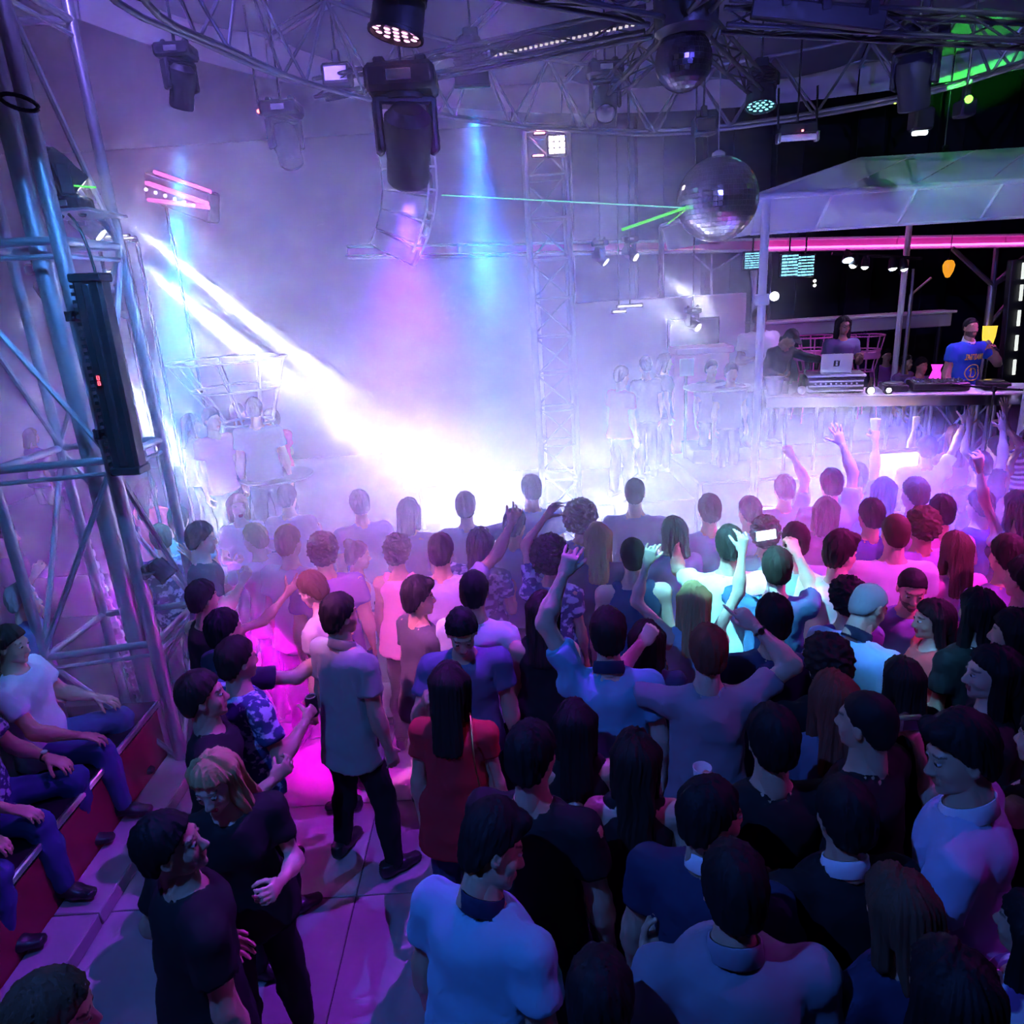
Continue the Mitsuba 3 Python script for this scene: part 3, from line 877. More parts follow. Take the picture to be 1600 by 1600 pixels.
# tent roof: fabric panels between a high ring and the rim, with a pale valance
TC, TR, TZ = np.array([3.0, 4.5]), 6.4, 5.95
NP = 20
roof = struct('roof', sweep([(TC[0] + TR * math.cos(a), TC[1] + TR * math.sin(a), TZ) for a in np.linspace(0, 2 * np.pi, 48, endpoint=False)], .035, 8, closed=True), 'steel', smooth=True)
for i in range(NP):
    a0, a1 = 2 * np.pi * i / NP, 2 * np.pi * (i + 1) / NP
    vs, n, m = [], 6, 7
    for u in range(m):
        for w in range(n):
            a = a0 + (a1 - a0) * (.004 + .992 * w / (n - 1))
            f = u / (m - 1)
            r = TR * (1 - f) + .35 * f
            z = TZ + 1.5 * f ** 1.25 - .10 * math.sin(math.pi * w / (n - 1)) * (1 - f) - .12 * math.sin(math.pi * f)
            vs.append((TC[0] + r * math.cos(a), TC[1] + r * math.sin(a), z))
    fs = [(u * n + w, u * n + w + 1, (u + 1) * n + w + 1, (u + 1) * n + w) for u in range(m - 1) for w in range(n - 1)]
    put('roof', 'fabric_panel', mikit.ply((np.array(vs), np.array(fs)), 'tent_fabric', smooth=True))
    vs = []
    for u in range(3):
        for w in range(n):
            a = a0 + (a1 - a0) * (.004 + .992 * w / (n - 1))
            vs.append((TC[0] + (TR + .03 * u) * math.cos(a), TC[1] + (TR + .03 * u) * math.sin(a), TZ - .19 * u))
    fs = [(u * n + w, u * n + w + 1, (u + 1) * n + w + 1, (u + 1) * n + w) for u in range(2) for w in range(n - 1)]
    put('roof', 'valance', mikit.ply((np.array(vs), np.array(fs)), 'tent_valance', smooth=True))
    z1 = TZ + 1.5
    put('roof', 'rafter', mikit.ply(sweep([(TC[0] + r * math.cos(a0), TC[1] + r * math.sin(a0), TZ + 1.5 * ((TR - r) / (TR - .35)) ** 1.25 - .07 - .12 * math.sin(math.pi * (TR - r) / (TR - .35))) for r in np.linspace(TR, .4, 7)], .022, 6), 'steel', smooth=True))


# ------------------------------------------------------------------ trusses
def truss(root, a, b, w, n, r=.025, rb=.012, hint=(0, 1, 0), mat='steel', cross=True, plates=True):
    a, b = np.asarray(a, float), np.asarray(b, float)
    Fm = frame(b - a, hint)
    L = np.linalg.norm(b - a)
    cs = [(-w / 2, -w / 2), (w / 2, -w / 2), (w / 2, w / 2), (-w / 2, w / 2)]
    pt = lambda c, t: a + Fm @ np.array([c[0], c[1], t * L])
    for c in cs:
        part(root, 'chord', tube(pt(c, 0), pt(c, 1), r, 10), mat)
    for i in range(n):
        for k in range(4):
            c, d = cs[k], cs[(k + 1) % 4]
            t0, t1 = i / n, (i + 1) / n
            if (i + k) % 2:
                c, d = d, c
            part(root, 'brace', tube(pt(c, t0), pt(d, t1), rb, 6), mat)
            if cross:
                part(root, 'rung', tube(pt(cs[k], t1), pt(cs[(k + 1) % 4], t1), rb, 6), mat)
    if plates:
        part(root, 'base_plate', boxm(a + Fm[:, 2] * .01, (w + .16, w + .16, .02), R=Fm, bev=.004), mat)


# the big tower beside the podium: four legs round a mast
tower = thing('truss_tower', 'tall steel lighting tower of four legs and a mast beside the podium', 'truss tower')
legs = {'a': (-2.64, 4.62), 'b': (-2.62, 5.3), 'c': (-3.32, 5.2), 'd': (-3.36, 4.5)}
lv = [1.07, 2.43, 3.8, 5.16]
for k, (x, y) in legs.items():
    part(tower, 'leg', tube((x, y, .012), (x, y, 6.0), .048 if k == 'a' else .036, 14), 'steel')
    part(tower, 'foot_plate', boxm((x, y, .008), (.2, .2, .014), bev=.003), 'steel')
part(tower, 'mast', tube((-2.86, 4.78, .01), (-2.86, 4.78, 6.0), .062, 18), 'steel', label='thick central mast tube')
ks = 'abcd'
for i, z in enumerate(lv):
    for q in range(4):
        p0, p1 = legs[ks[q]], legs[ks[(q + 1) % 4]]
        part(tower, 'crossbar', tube((*p0, z), (*p1, z), .026, 10), 'steel')
        if (p0 == legs['a'] or p1 == legs['a']):
            part(tower, 'crossbar', tube((*p0, z - .09), (*p1, z - .09), .016, 8), 'steel')
    for q in range(4):
        p0, p1 = legs[ks[q]], legs[ks[(q + 1) % 4]]
        zl = (lv[i - 1] if i else .05)
        if (i + q) % 2:
            p0, p1 = p1, p0
        part(tower, 'brace', tube((*p0, zl + .03), (*p1, z - .03), .02, 8), 'steel')
# a coil of black cable hangs on the tower
cb = thing('cable', 'black cable looped down the tower beside the lamp batten', 'cable')
pts = [V(-2.60, 4.66, 3.95) + V(.02 + .10 * math.sin(t * 5), .02 * math.cos(t * 7), -1.3 * t + .05 * math.sin(t * 13)) for t in np.linspace(0, 1, 34)]
scene[cb] = mikit.ply(sweep(pts, .009, 7), 'black_plastic', smooth=True)
cb = thing('cable', 'small black cable loop near the top of the tower', 'cable')
c0 = ony(30, 160, 4.5)
scene[cb] = mikit.ply(sweep([c0 + V(.10 * math.cos(t), 0, .035 * math.sin(t) - .03 * math.cos(t)) for t in np.linspace(0, 2 * np.pi, 24, endpoint=False)], .012, 7, closed=True), 'black_plastic', smooth=True)
cb = thing('cable', 'ribbed cable trunk running down behind the tower', 'cable')
top_, bot_ = ony(92, 735, 5.6), ony(130, 840, 5.6)
bot_ = bot_ + (bot_ - top_) * (bot_[2] / (top_[2] - bot_[2]))
scene[cb] = mikit.ply(sweep([top_ + (bot_ - top_) * t for t in np.linspace(0, 1, 161)], .035 + .014 * (np.arange(161) // 4 % 2), 10), 'white_paint')

# the tower in the smoke behind the dancers
tw = thing('truss_tower', 'slim lattice truss tower standing in the bright smoke', 'truss tower')
truss(tw, (.6, 8.1, 0), (.57, 8.1, 4.85), .42, 12, .027, .013, hint=(0, 1, 0))

# the round rig: a ring truss with a hub and spokes
from scipy.interpolate import CubicSpline
rp = np.array([(-1.73, 4.04), (-1.62, 4.75), (-1.4, 5.45), (-.98, 6.15), (-.3, 7.0), (.54, 7.65), (1.59, 8.2), (2.5, 8.2), (3.4, 7.75), (4.02, 7.17), (4.32, 6.37), (4.5, 5.2), (4.25, 3.7), (3.3, 2.5), (1.7, 1.9), (.1, 2.0), (-1.1, 2.75)])
cs_ = CubicSpline(np.arange(len(rp) + 1), np.vstack([rp, rp[:1]]), bc_type='periodic')
arc = np.linspace(0, len(rp), 1201)
pp = cs_(arc)
ll = np.concatenate([[0], np.cumsum(np.linalg.norm(np.diff(pp, axis=0), axis=1))])


def ringpt(s, off=0.0, z=4.8):
    u = np.interp(s % 1.0 * ll[-1], ll, arc)
    p, d = cs_(u), cs_(u, 1)
    d = d / np.linalg.norm(d)
    return V(p[0] - d[1] * off, p[1] + d[0] * off, z)


scene['rig_steel'] = pb((.2, .2, .23), .4, metallic=.7)
ring = thing('ring_truss', 'round steel ring truss hung under the tent with lamps on it', 'truss')
for off, z, r in ((-.1, 4.8, .019), (.1, 4.87, .019), (0, 5.42, .017)):
    part(ring, 'chord', sweep([ringpt(s, off, z) for s in np.linspace(0, 1, 97)[:-1]], r, 8, closed=True), 'rig_steel', smooth=True)
NB = 24
for i in range(NB):
    s0, s1, s2 = i / NB, (i + .5) / NB, (i + 1) / NB
    for off, z in ((-.1, 4.8), (.1, 4.87)):
        part(ring, 'brace', tube(ringpt(s0, off, z), ringpt(s1, 0, 5.42), .012, 6), 'rig_steel')
        part(ring, 'brace', tube(ringpt(s1, 0, 5.42), ringpt(s2, off, z), .012, 6), 'rig_steel')
    part(ring, 'rung', tube(ringpt(s0, -.1, 4.8), ringpt(s0, .1, 4.87), .012, 6), 'rig_steel')
    if i % 3 == 0:
        q = ringpt(s1, 0, 5.42)
        part(ring, 'hanger', tube(q, q + V(0, 0, 1.0), .006, 5), 'rig_steel')
HUB = ony(1072, 22, 5.0)
hub = thing('rig_hub', 'black round hub at the centre of the ring truss', 'truss hub')
part(hub, 'drum', lathe([(0, -.13), (.15, -.13), (.19, -.09), (.2, .1), (.17, .16), (0, .16)], 28, at=HUB), 'black_plastic', smooth=35)
part(hub, 'motor', lathe([(0, .16), (.09, .16), (.09, .4), (0, .4)], 16, at=HUB), 'black_plastic', smooth=35)
part(hub, 'hanger', tube(HUB + V(0, 0, .38), V(HUB[0], HUB[1], 7.3), .01, 6), 'steel')
SPOKES = [ony(500, 140, 6.75), ony(935, 160, 7.5), ony(1200, 150, 7.9), ony(1640, 52, 4.9), V(1.5, 2.0, 4.92), V(-1.5, 3.4, 4.92)]
for i, e in enumerate(SPOKES):
    d = unit(e - HUB)
    sp = thing('spoke_truss', ['dark spoke truss from the hub towards the wash lamps over the smoke', 'dark spoke truss from the hub down to the black moving head', 'dark spoke truss from the hub to the lamp beside the mirror ball wire', 'dark spoke truss from the hub towards the green laser splash', 'dark spoke truss from the hub over the front of the floor', 'dark spoke truss from the hub over the podium'][i], 'truss')
    truss(sp, HUB + d * .24, e, .13, 7, .016, .007, hint=(0, 0, 1), mat='black_metal', cross=False, plates=False)


# ------------------------------------------------------------------ lamps
def roof_z(x, y):
    f = (TR - math.hypot(x - TC[0], y - TC[1])) / (TR - .35)
    return None if f < .02 else TZ + 1.5 * f ** 1.25 - .05 - .12 * math.sin(math.pi * f)


def support(root, p):
    """A thin pipe from a lamp to the roof it hangs from, or down to the floor where no roof is."""
    z = roof_z(p[0], p[1])
    if z is not None:
        part(root, 'drop_pipe', tube(p, (p[0], p[1], max(z, p[2] + .05)), .009, 6), 'black_metal')
    else:
        z0 = .52 if p[1] > 7.6 and p[0] < -.9 else 0.0
        part(root, 'stand_pole', tube((p[0], p[1] + .12, z0), (p[0], p[1] + .12, p[2]), .016, 6), 'black_metal')
        part(root, 'stand_arm', tube((p[0], p[1] + .12, p[2] - .02), (p[0], p[1], p[2] - .02), .016, 6), 'black_metal')


def led_dots(n, rad, z, dot):
    out, k = [], 0
    for ring_ in range(3):
        m = [1, 6, 12][ring_]
        for i in range(m):
            a = 2 * np.pi * i / m
            out.append(lathe([(0, .004), (dot * .7, .003), (dot, 0), (0, 0)], 8, at=(rad * ring_ / 2.5 * math.cos(a), rad * ring_ / 2.5 * math.sin(a), z)))
    return cat(out)


def par(label, lens, aim, size, colour=None, power=6, hang=None, group=None, pipe=True):
    """A round LED can: lens is the middle of its front, aim where it points."""
    t = thing('par_can', label, 'stage light', group)
    Fm = frame(aim, (0, 0, 1))
    c = np.asarray(lens, float)
    r = size / 2
    part(t, 'can', lathe([(0, -size * 1.25), (r * .55, -size * 1.25), (r * .72, -size * 1.1), (r * .95, -size * .6), (r, -size * .08), (r * 1.06, -size * .06), (r * 1.06, 0), (r * .96, 0), (r * .93, -.02), (0, -.022)], 28, Fm, c), 'black_metal', smooth=35)
    for q in range(7):
        part(t, 'fin', lathe([(r * .9, -.006), (r * 1.0, -.006), (r * 1.0, .006), (r * .9, .006)], 24, Fm, c - Fm[:, 2] * size * (.62 + .07 * q)), 'black_metal', smooth=False)
    dots = led_dots(19, r * .95, -.018, r * .13)
    if colour is not None:
        k = glow(t, 'led_cluster', xf(dots, Fm, c), colour, power, 'lit LEDs')
        labels[k]['kind'] = 'stuff'
    else:
        k = part(t, 'lens', xf(dots, Fm, c), 'chrome')
    x = Fm[:, 0]
    up = V(0, 0, 1)
    top = c - Fm[:, 2] * size * .7
    h = top + up * (size * 1.15) if hang is None else np.asarray(hang, float)
    ya = []
    for q in (-1, 1):
        part(t, 'yoke_arm', sweep([top + x * q * r * 1.08, top + x * q * r * 1.14 + (h - top) * .45, h + x * q * r * .5 - (h - top) * .04], .012, 6), 'black_metal', smooth=True)
    part(t, 'clamp', boxm(h, (size * .45, .07, .1), bev=.01), 'black_metal')
    if pipe:
        support(t, h)
    return t


def moving_head(label, base, aim, size, colour=None, power=6, group=None, kind='moving_head', lens_r=.36, base_aim=(0, 0, -1)):
    """base: the middle of the base plate, the yoke and the head below it. size: the base's width."""
    t = thing(kind, label, 'stage light', group)
    b = np.asarray(base, float)
    w = size
    aim = unit(aim)
    Bf = frame(-np.asarray(base_aim, float), (0, 1, .05))
    dn = np.asarray(base_aim, float)
    part(t, 'base', boxm(b, (w, w * .8, w * .36), R=Bf, bev=w * .07), 'black_metal')
    part(t, 'display', boxm(b + Bf[:, 1] * -w * .405, (w * .35, .006, w * .14), R=Bf, bev=.002), 'chrome')
    for q in (-1, 1):
        part(t, 'clamp', boxm(b - dn * w * .24 + Bf[:, 0] * q * w * .3, (w * .16, w * .2, w * .16), R=Bf, bev=.01), 'black_metal')
        part(t, 'handle', sweep([b + Bf[:, 0] * q * w * .49 + Bf[:, 1] * y * w - dn * z * w for y, z in ((-.2, 0), (-.18, -.08), (.18, -.08), (.2, 0))], w * .03, 6), 'black_metal')
    hd = b + dn * w * .85
    xa = np.cross(aim, dn)
    xa = unit(xa) if np.linalg.norm(xa) > .1 else Bf[:, 0]
    part(t, 'turntable', lathe([(0, -w * .08), (w * .3, -w * .08), (w * .3, w * .05), (0, w * .05)], 20, frame(dn), b + dn * w * .2), 'black_metal', smooth=35)
    for q in (-1, 1):
        part(t, 'yoke_arm', cat([boxm(b + dn * w * .58 + xa * q * w * .40, (w * .12, w * .34, w * .75), R=np.stack([xa, np.cross(-dn, xa), -dn], 1), bev=w * .04)]), 'black_metal')
    part(t, 'yoke_bridge', boxm(b + dn * w * .26, (w * .86, w * .34, w * .12), R=np.stack([xa, np.cross(-dn, xa), -dn], 1), bev=w * .03), 'black_metal')
    Fm = frame(aim, xa)
    r = w * lens_r
    hk = part(t, 'head', lathe([(0, -w * .55), (r * .6, -w * .55), (r * .95, -w * .42), (r, -w * .1), (r * .88, w * .18), (r * .9, w * .5), (r * .82, w * .55), (r * .76, w * .5), (0, w * .49)], 28, Fm, hd), 'black_metal', smooth=35)
    lens = lathe([(0, .012), (r * .4, .01), (r * .72, 0), (0, -.002)], 24, Fm, hd + aim * w * .51)
    if colour is not None:
        glow(t, 'lens', lens, colour, power, 'lit lens', smooth=False)
    else:
        part(t, 'lens', lens, 'dark_mirror', smooth=60)
    if dn[2] < 0:
        support(t, b - dn * w * .2)
    else:
        part(t, 'shelf', boxm(b + V(0, .1, -w * .2), (w * 1.6, .5, .02), bev=.004), 'steel')
        part(t, 'shelf_arm', tube(b + V(0, .3, -w * .22), V(-2.62, 5.3, b[2] - w * .22), .016, 6), 'steel')
    return t


par('black LED can with a pink white face tilted towards the podium, top of the picture', ony(618, 57, 4.6), (-.25, -.02, -1), .30, (1, .4, .78), 4, hang=ony(640, -40, 4.9))
par('black LED can with cyan LEDs pouring a blue beam into the smoke', ony(738, 137, 6.3), aims['blue'][1], .27, (.2, .85, 1), 9, hang=ony(735, 55, 6.5))
par('black LED can with a cyan rim lit beside the mirror ball wire', ony(1188, 168, 7.3), (-.1, -.25, -1), .27, (.2, .9, .95), 2.5, hang=ony(1190, 100, 7.6))
moving_head('dark blue wash light over the far left smoke with a short cyan beam', ony(275, 82, 5.0), aims['blue_left'][1], .22, (.15, .6, 1), 5)
moving_head('large moving head glowing violet, hanging from the spoke truss', ony(628, 128, 4.9), aims['violet'][1], .42, (.4, .1, 1), 3)
moving_head('black moving head with its dark lens turned to the camera', ony(945, 110, 6.9), (-.1, -.75, -.65), .30)
moving_head('big black moving head standing out against the green laser splash', ony(1435, 58, 5.2), aims['violet_right'][1], .30, (.25, .1, 1), .6)
moving_head('faint grey moving head drowned in haze over the terrace', ony(440, 172, 7.2), (.25, -.3, -1), .34)
moving_head('black beam light on the tower throwing a white beam across the floor', ony(108, 320, 4.95), aims['beam'][1], .24, (1, 1, .9), 14, base_aim=(0, 0, 1), lens_r=.36)
moving_head('small beam light behind the tower with the widest white beam', ony(126, 308, 6.7), aims['beam_2'][1], .26, (1, 1, 1), 14)
moving_head('small beam light under the widest beam behind the tower', ony(70, 420, 6.8), aims['beam_3'][1], .26, (1, 1, .9), 10)
moving_head('dim beam light farther back, its pale beam crossing the terrace', ony(180, 450, 7.7), aims['beam_4'][1], .24, (1, 1, 1), 10)

# the batten on the tower, with its red read-out
bt = thing('lamp_batten', 'tall black lamp batten with cooling fins clamped upright on the tower', 'stage light')
t0, t1 = ony(141, 434, 4.42), ony(204, 733, 4.42)
Fb = frame(t1 - t0, (0, -1, 0))
Lb = np.linalg.norm(t1 - t0)
mid_ = (t0 + t1) / 2
part(bt, 'housing', boxm(mid_, (.17, .13, Lb), R=Fb, bev=.02), 'black_plastic')
part(bt, 'ridge', boxm(mid_ + Fb[:, 1] * .068, (.05, .02, Lb * .94), R=Fb, bev=.008), 'black_metal')
for e in (-1, 1):
    part(bt, 'end_cap', boxm(mid_ + Fb[:, 2] * e * Lb / 2, (.19, .15, .05), R=Fb, bev=.008), 'black_metal')
for q in range(26):
    part(bt, 'fin', boxm(mid_ - Fb[:, 0] * .092 * (1 if Fb[0, 0] > 0 else -1) + Fb[:, 2] * (q / 25 - .5) * Lb * .92, (.026, .1, .02), R=Fb), 'black_metal')
rd = part(bt, 'read_out', boxm(ony(166, 592, 4.42) + Fb[:, 1] * .076, (.045, .02, .075), R=Fb, bev=.003), 'black_plastic')
seg = []
for dz in (-.016, .016):
    c = ony(166, 592, 4.42) + Fb[:, 1] * .0875 + Fb[:, 2] * dz
    for x, z, w, h in ((0, .011, .012, .003), (0, 0, .012, .003), (0, -.011, .012, .003), (.007, .006, .003, .009), (.007, -.006, .003, .009), (-.007, .006, .003, .009), (-.007, -.006, .003, .009)):
        seg.append(boxm(c + Fb[:, 0] * x + Fb[:, 2] * z, (w, .002, h), R=Fb))
glow(rd, 'digits', cat(seg), (1, .04, .06), 10, 'two glowing red digits')
for f in (.18, .82):
    q = t0 + (t1 - t0) * f
    z = q[2]
    part(bt, 'clamp', tube(q - V(.04, 0, 0), (-2.64, 4.62, z), .018, 8), 'black_metal')
    part(bt, 'clamp_jaw', lathe([(.05, -.03), (.066, -.03), (.066, .03), (.05, .03), (.05, -.03)], 18, at=(-2.64, 4.62, z)), 'black_metal', smooth=35)

# pink LED bars on the far left
pk = thing('led_bar', 'bright pink LED bar lamp glowing in the haze left of the floor', 'stage light')
for i, (pa, pb_, w) in enumerate((((232, 286), (325, 318), .10), ((232, 312), (326, 324), .05), ((240, 268), (330, 300), .02))):
    a, b = ony(*pa, 8.6), ony(*pb_, 8.0)
    Fm = frame(b - a, (0, 0, 1))
    if i == 0:
        part(pk, 'housing', boxm((a + b) / 2 + V(0, .09, -.03), (.14, .3, np.linalg.norm(b - a) + .1), R=Fm, bev=.02), 'black_metal')
    glow(pk, 'tube', boxm((a + b) / 2, (w, .04, np.linalg.norm(b - a)), R=Fm, bev=.01), (1, .12, .55), 9)
support(pk, ony(240, 292, 8.5) + V(0, .1, -.1))
for i in range(7):
    q = ony(228 + 15 * i, 296 + 5 * i, 8.1)
    glow(pk, 'led', xf(trimesh.creation.icosphere(1, .018), None, q), (1, .7, .95), 30)

# strip and small lamps on the ring
st = thing('strobe_bar', 'slim strobe bar with a pale tube hanging under the ring truss', 'stage light')
a, b = ony(1216, 217, 7.6), ony(1276, 213, 7.6)
part(st, 'housing', boxm((a + b) / 2 + V(0, .02, .08), (np.linalg.norm(b - a), .1, .1), bev=.015), 'black_metal')
part(st, 'tube', tube(a, b, .03, 12), 'white_paint', label='pale tube')
for e in (a, b):
    part(st, 'end_cap', boxm(e, (.03, .08, .09), bev=.006), 'chrome')
    part(st, 'hanger', tube(e + V(0, .02, .1), e + V(0, .05, .45), .01, 6), 'black_metal')
support(st, (a + b) / 2 + V(0, .02, .1))
glow(st, 'led', boxm(ony(1254, 204, 7.52), (.02, .01, .02)), (1, .1, .1), 8)
lb = thing('led_strip', 'long black LED strip with a row of tiny white lights on the spoke truss', 'stage light')
a, b = ony(768, 76, 5.9), ony(996, 24, 5.2)
Fm = frame(b - a, (0, 0, 1))
part(lb, 'housing', boxm((a + b) / 2, (.05, .09, np.linalg.norm(b - a)), R=Fm, bev=.008), 'black_plastic')
dots = cat([boxm(a + (b - a) * f - V(0, .01, .05), (.02, .02, .012)) for f in np.linspace(.03, .97, 26)])
k = glow(lb, 'light_row', dots, (1, .85, .9), .7)
labels[k] = {'label': 'row of tiny lights', 'kind': 'stuff'}
lb = thing('led_strip', 'black LED strip on the spoke truss right of the hub', 'stage light')
a, b = ony(1175, 12, 4.9), ony(1382, 34, 4.8)
Fm = frame(b - a, (0, 0, 1))
part(lb, 'housing', boxm((a + b) / 2, (.06, .11, np.linalg.norm(b - a)), R=Fm, bev=.008), 'black_plastic')
for f in (.25, .55, .9):
    part(lb, 'bracket', boxm(a + (b - a) * f + V(0, 0, .06), (.06, .07, .09), bev=.008), 'black_metal')
for i, (x, y, d, l) in enumerate(((1437, 208, 6.6, 'small hanging lamp with a white lit face, below the big black moving head'), (530, 140, 6.6, 'small dark lamp hanging at the end of the long spoke truss'), (1100, 215, 7.9, 'black box lamp on the ring truss beside the mirror ball wire'))):
    bx = thing('box_lamp', l, 'stage light')
    c = ony(x, y, d)
    part(bx, 'housing', boxm(c + V(0, 0, .1), (.24 if i else .17, .14, .17), bev=.02), 'black_metal')
    part(bx, 'clamp', boxm(c + V(0, .02, .22), (.06, .06, .14), bev=.01), 'black_metal')
    support(bx, c + V(0, .02, .25))
    if i == 0:
        glow(bx, 'face', boxm(c, (.13, .04, .035), bev=.01), (.8, 1, 1), 6)
    else:
        part(bx, 'face', boxm(c + V(0, -.075, .1), (.18, .01, .1)), 'dark_mirror')
# lamps on top of the slim tower
tl = thing('strobe_lamp', 'white hot square strobe on top of the slim lattice tower', 'stage light')
c = ony(870, 226, 7.75)
part(tl, 'housing', boxm(c + V(0, .06, 0), (.2, .1, .2), bev=.015), 'black_metal')
glow(tl, 'face', cat([boxm(c + V(.055 * i, 0, .055 * j), (.048, .015, .048), bev=.01) for i in (-1, 0, 1) for j in (-1, 0, 1)]), (1, .85, .9), 20)
for i, (x, y) in enumerate(((847, 203), (843, 208), (841, 243), (865, 243))):
    tl = thing('red_lamp', ['upper red strip light on top of the slim lattice tower', 'lower red strip light on top of the slim lattice tower', 'pink strip light left below the white hot strobe', 'pink strip light right below the white hot strobe'][i], 'stage light')
    c = ony(x, y, 7.85)
    part(tl, 'housing', boxm(c + V(0, .03, 0), (.13, .03, .03), bev=.006), 'black_metal')
    glow(tl, 'tube', boxm(c, (.11, .02, .016), bev=.004), (1, .25, .4), 10)
rl = thing('red_lamp', 'tiny red pilot lamp in the haze left of the faint moving head', 'stage light')
part(rl, 'housing', boxm(ony(404, 174, 7.4) + V(0, .03, 0), (.05, .05, .05), bev=.01), 'black_metal')
support(rl, ony(404, 174, 7.4) + V(0, .03, 0))
glow(rl, 'bulb', xf(trimesh.creation.icosphere(1, .018), None, ony(404, 174, 7.35)), (1, .12, .1), 12)

# small beam lights over the bar behind the slim tower
for i, (x, y, tx, ty, l) in enumerate(((945, 408, 1030, 480, 'cluster beam light right of the slim tower with a short fat white beam'), (992, 402, 1055, 445, 'second short white beam light right of the slim tower'), (1090, 512, 1140, 545, 'low beam light beside the dark television behind the bar'))):
    o = ony(x, y, 9.4)
    t_ = ony(tx, ty, 9.0)
    moving_head(l, o + V(-.05, .05, .22), t_ - o, .2, (1, 1, 1), 14)
    spot(f'bar_beam_{i}', o + unit(t_ - o) * .2, t_, WHITE, (420, 420, 60)[i], 6, .8)
for i, (x, y, w) in enumerate(((985, 478, .3), (968, 487, .16))):
    f = thing('strip_light', ['bright horizontal strip light at the end of the fat beam', 'shorter strip light under the bright one right of the slim tower'][i], 'stage light')
    c = ony(x, y, 9.3)
    part(f, 'housing', boxm(c + V(0, .04, 0), (w + .04, .05, .05), bev=.01), 'black_metal')
    support(f, c + V(0, .04, 0))
    glow(f, 'tube', boxm(c, (w, .02, .025), bev=.006), (1, 1, 1), 8)
for i, (x, y, w) in enumerate(((180, 369, .22), (200, 372, .1), (170, 363, .12), (180, 424, .2))):
    f = thing('strip_light', ['longest thin bright strip light behind the tower, in a row of three', 'short strip light at the far end of the row of three', 'faint strip light above the row of three behind the tower', 'single strip light below the row of three, beside the lamp batten top'][i], 'stage light', 'strip lights behind the tower')
    c = ony(x, y, 7.0)
    part(f, 'housing', boxm(c + V(0, .03, 0), (w + .03, .04, .035), bev=.008), 'black_metal')
    support(f, c + V(0, .03, 0))
    glow(f, 'tube', boxm(c, (w, .015, .014), bev=.004), (1, 1, 1), 5)

# lamps with lit faces, added low behind the crowd to light the smoke
for i, (key, l) in enumerate((('blinder', 'added fill lamp on the floor behind the dancers in the white smoke'), ('blinder_2', 'added fill lamp in front of the stage, lighting the smoke white'), ('blinder_3', 'added fill lamp at the foot of the slim tower in the white smoke'), ('pink', 'added pink fill lamp at the corner of the terrace in the smoke'))):
    o, d = aims[key]
    f = thing('blinder', l, 'stage light')
    Fm = frame(d, (0, 0, 1))
    part(f, 'housing', boxm(o - d * .12, (.42, .34, .14), R=Fm, bev=.02), 'black_metal')
    glow(f, 'face', cat([boxm(o - d * .045 + Fm[:, 0] * .1 * a + Fm[:, 1] * .08 * b, (.17, .13, .012), R=Fm, bev=.005) for a in (-1, 1) for b in (-1, 1)]), (1, .95, .92), 16)
    zf = .52 if key == 'pink' else 0.0
    part(f, 'stand', tube((o - d * .12)[:2].tolist() + [zf + .02], (o - d * .12).tolist(), .022, 8), 'black_metal')
    part(f, 'foot', boxm(V(*(o - d * .12)[:2], zf + .012), (.4, .4, .022), bev=.006), 'black_metal')

# lamp bodies for the washes, several of them added for fill and out of view
for key, l in (('violet', 'wash light over the slim tower on the ring'), ('lilac', 'added wash light high over the podium'), ('magenta', 'added magenta wash light over the right of the crowd'), ('magenta_front', 'magenta wash light over the front right of the crowd'), ('violet_right', 'violet wash light on the ring before the DJ canopy'), ('rig', 'added unseen uplight over the front of the floor aimed at the tent roof'), ('cyan', 'narrow cyan spotlight over the dancers with raised arms'),
               ('blue_front', 'blue wash light over the front of the podium'), ('floor_magenta', 'magenta spotlight clamped low on the tower leg'), ('floor_violet', 'added violet spotlight over the open floor'), ('tower_blue', 'blue spotlight aimed at the tower'), ('magenta_mid', 'added magenta spotlight over the right half of the crowd'), ('pink_mid', 'added pink spotlight over the woman in the white tank top'), ('blue_mid', 'added light blue spotlight over the older man'), ('canopy_blue', 'added blue wash light aimed at the DJ canopy'), ('stage', 'white stage lamp under the DJ canopy'), ('stage_pink', 'pink stage lamp under the DJ canopy')):
    o, d = aims[key]
    if key in ('violet', 'violet_right'):
        continue
    o, d = aims[key]
    if key == 'floor_magenta':
        par(l, o - d * .06, d, .13, hang=(-2.6, 4.63, 1.62), pipe=False)
    else:
        par(l, o - d * .06, d, .2)
for key, l in (('tower_magenta', 'magenta uplight on the floor behind the tower'),):
    if l:
        o, d = aims[key]
        f = thing('uplight', l, 'stage light')
        part(f, 'housing', lathe([(0, -.2), (.09, -.2), (.1, -.16), (.1, 0), (.09, -.01), (0, -.02)], 20, frame(d), o - d * .02), 'black_metal', smooth=35)
        part(f, 'bracket', tube(o - d * .12, (o[0], o[1], .02), .015, 6), 'black_metal')
        part(f, 'foot', boxm((o[0], o[1], .012), (.2, .2, .02), bev=.004), 'black_metal')

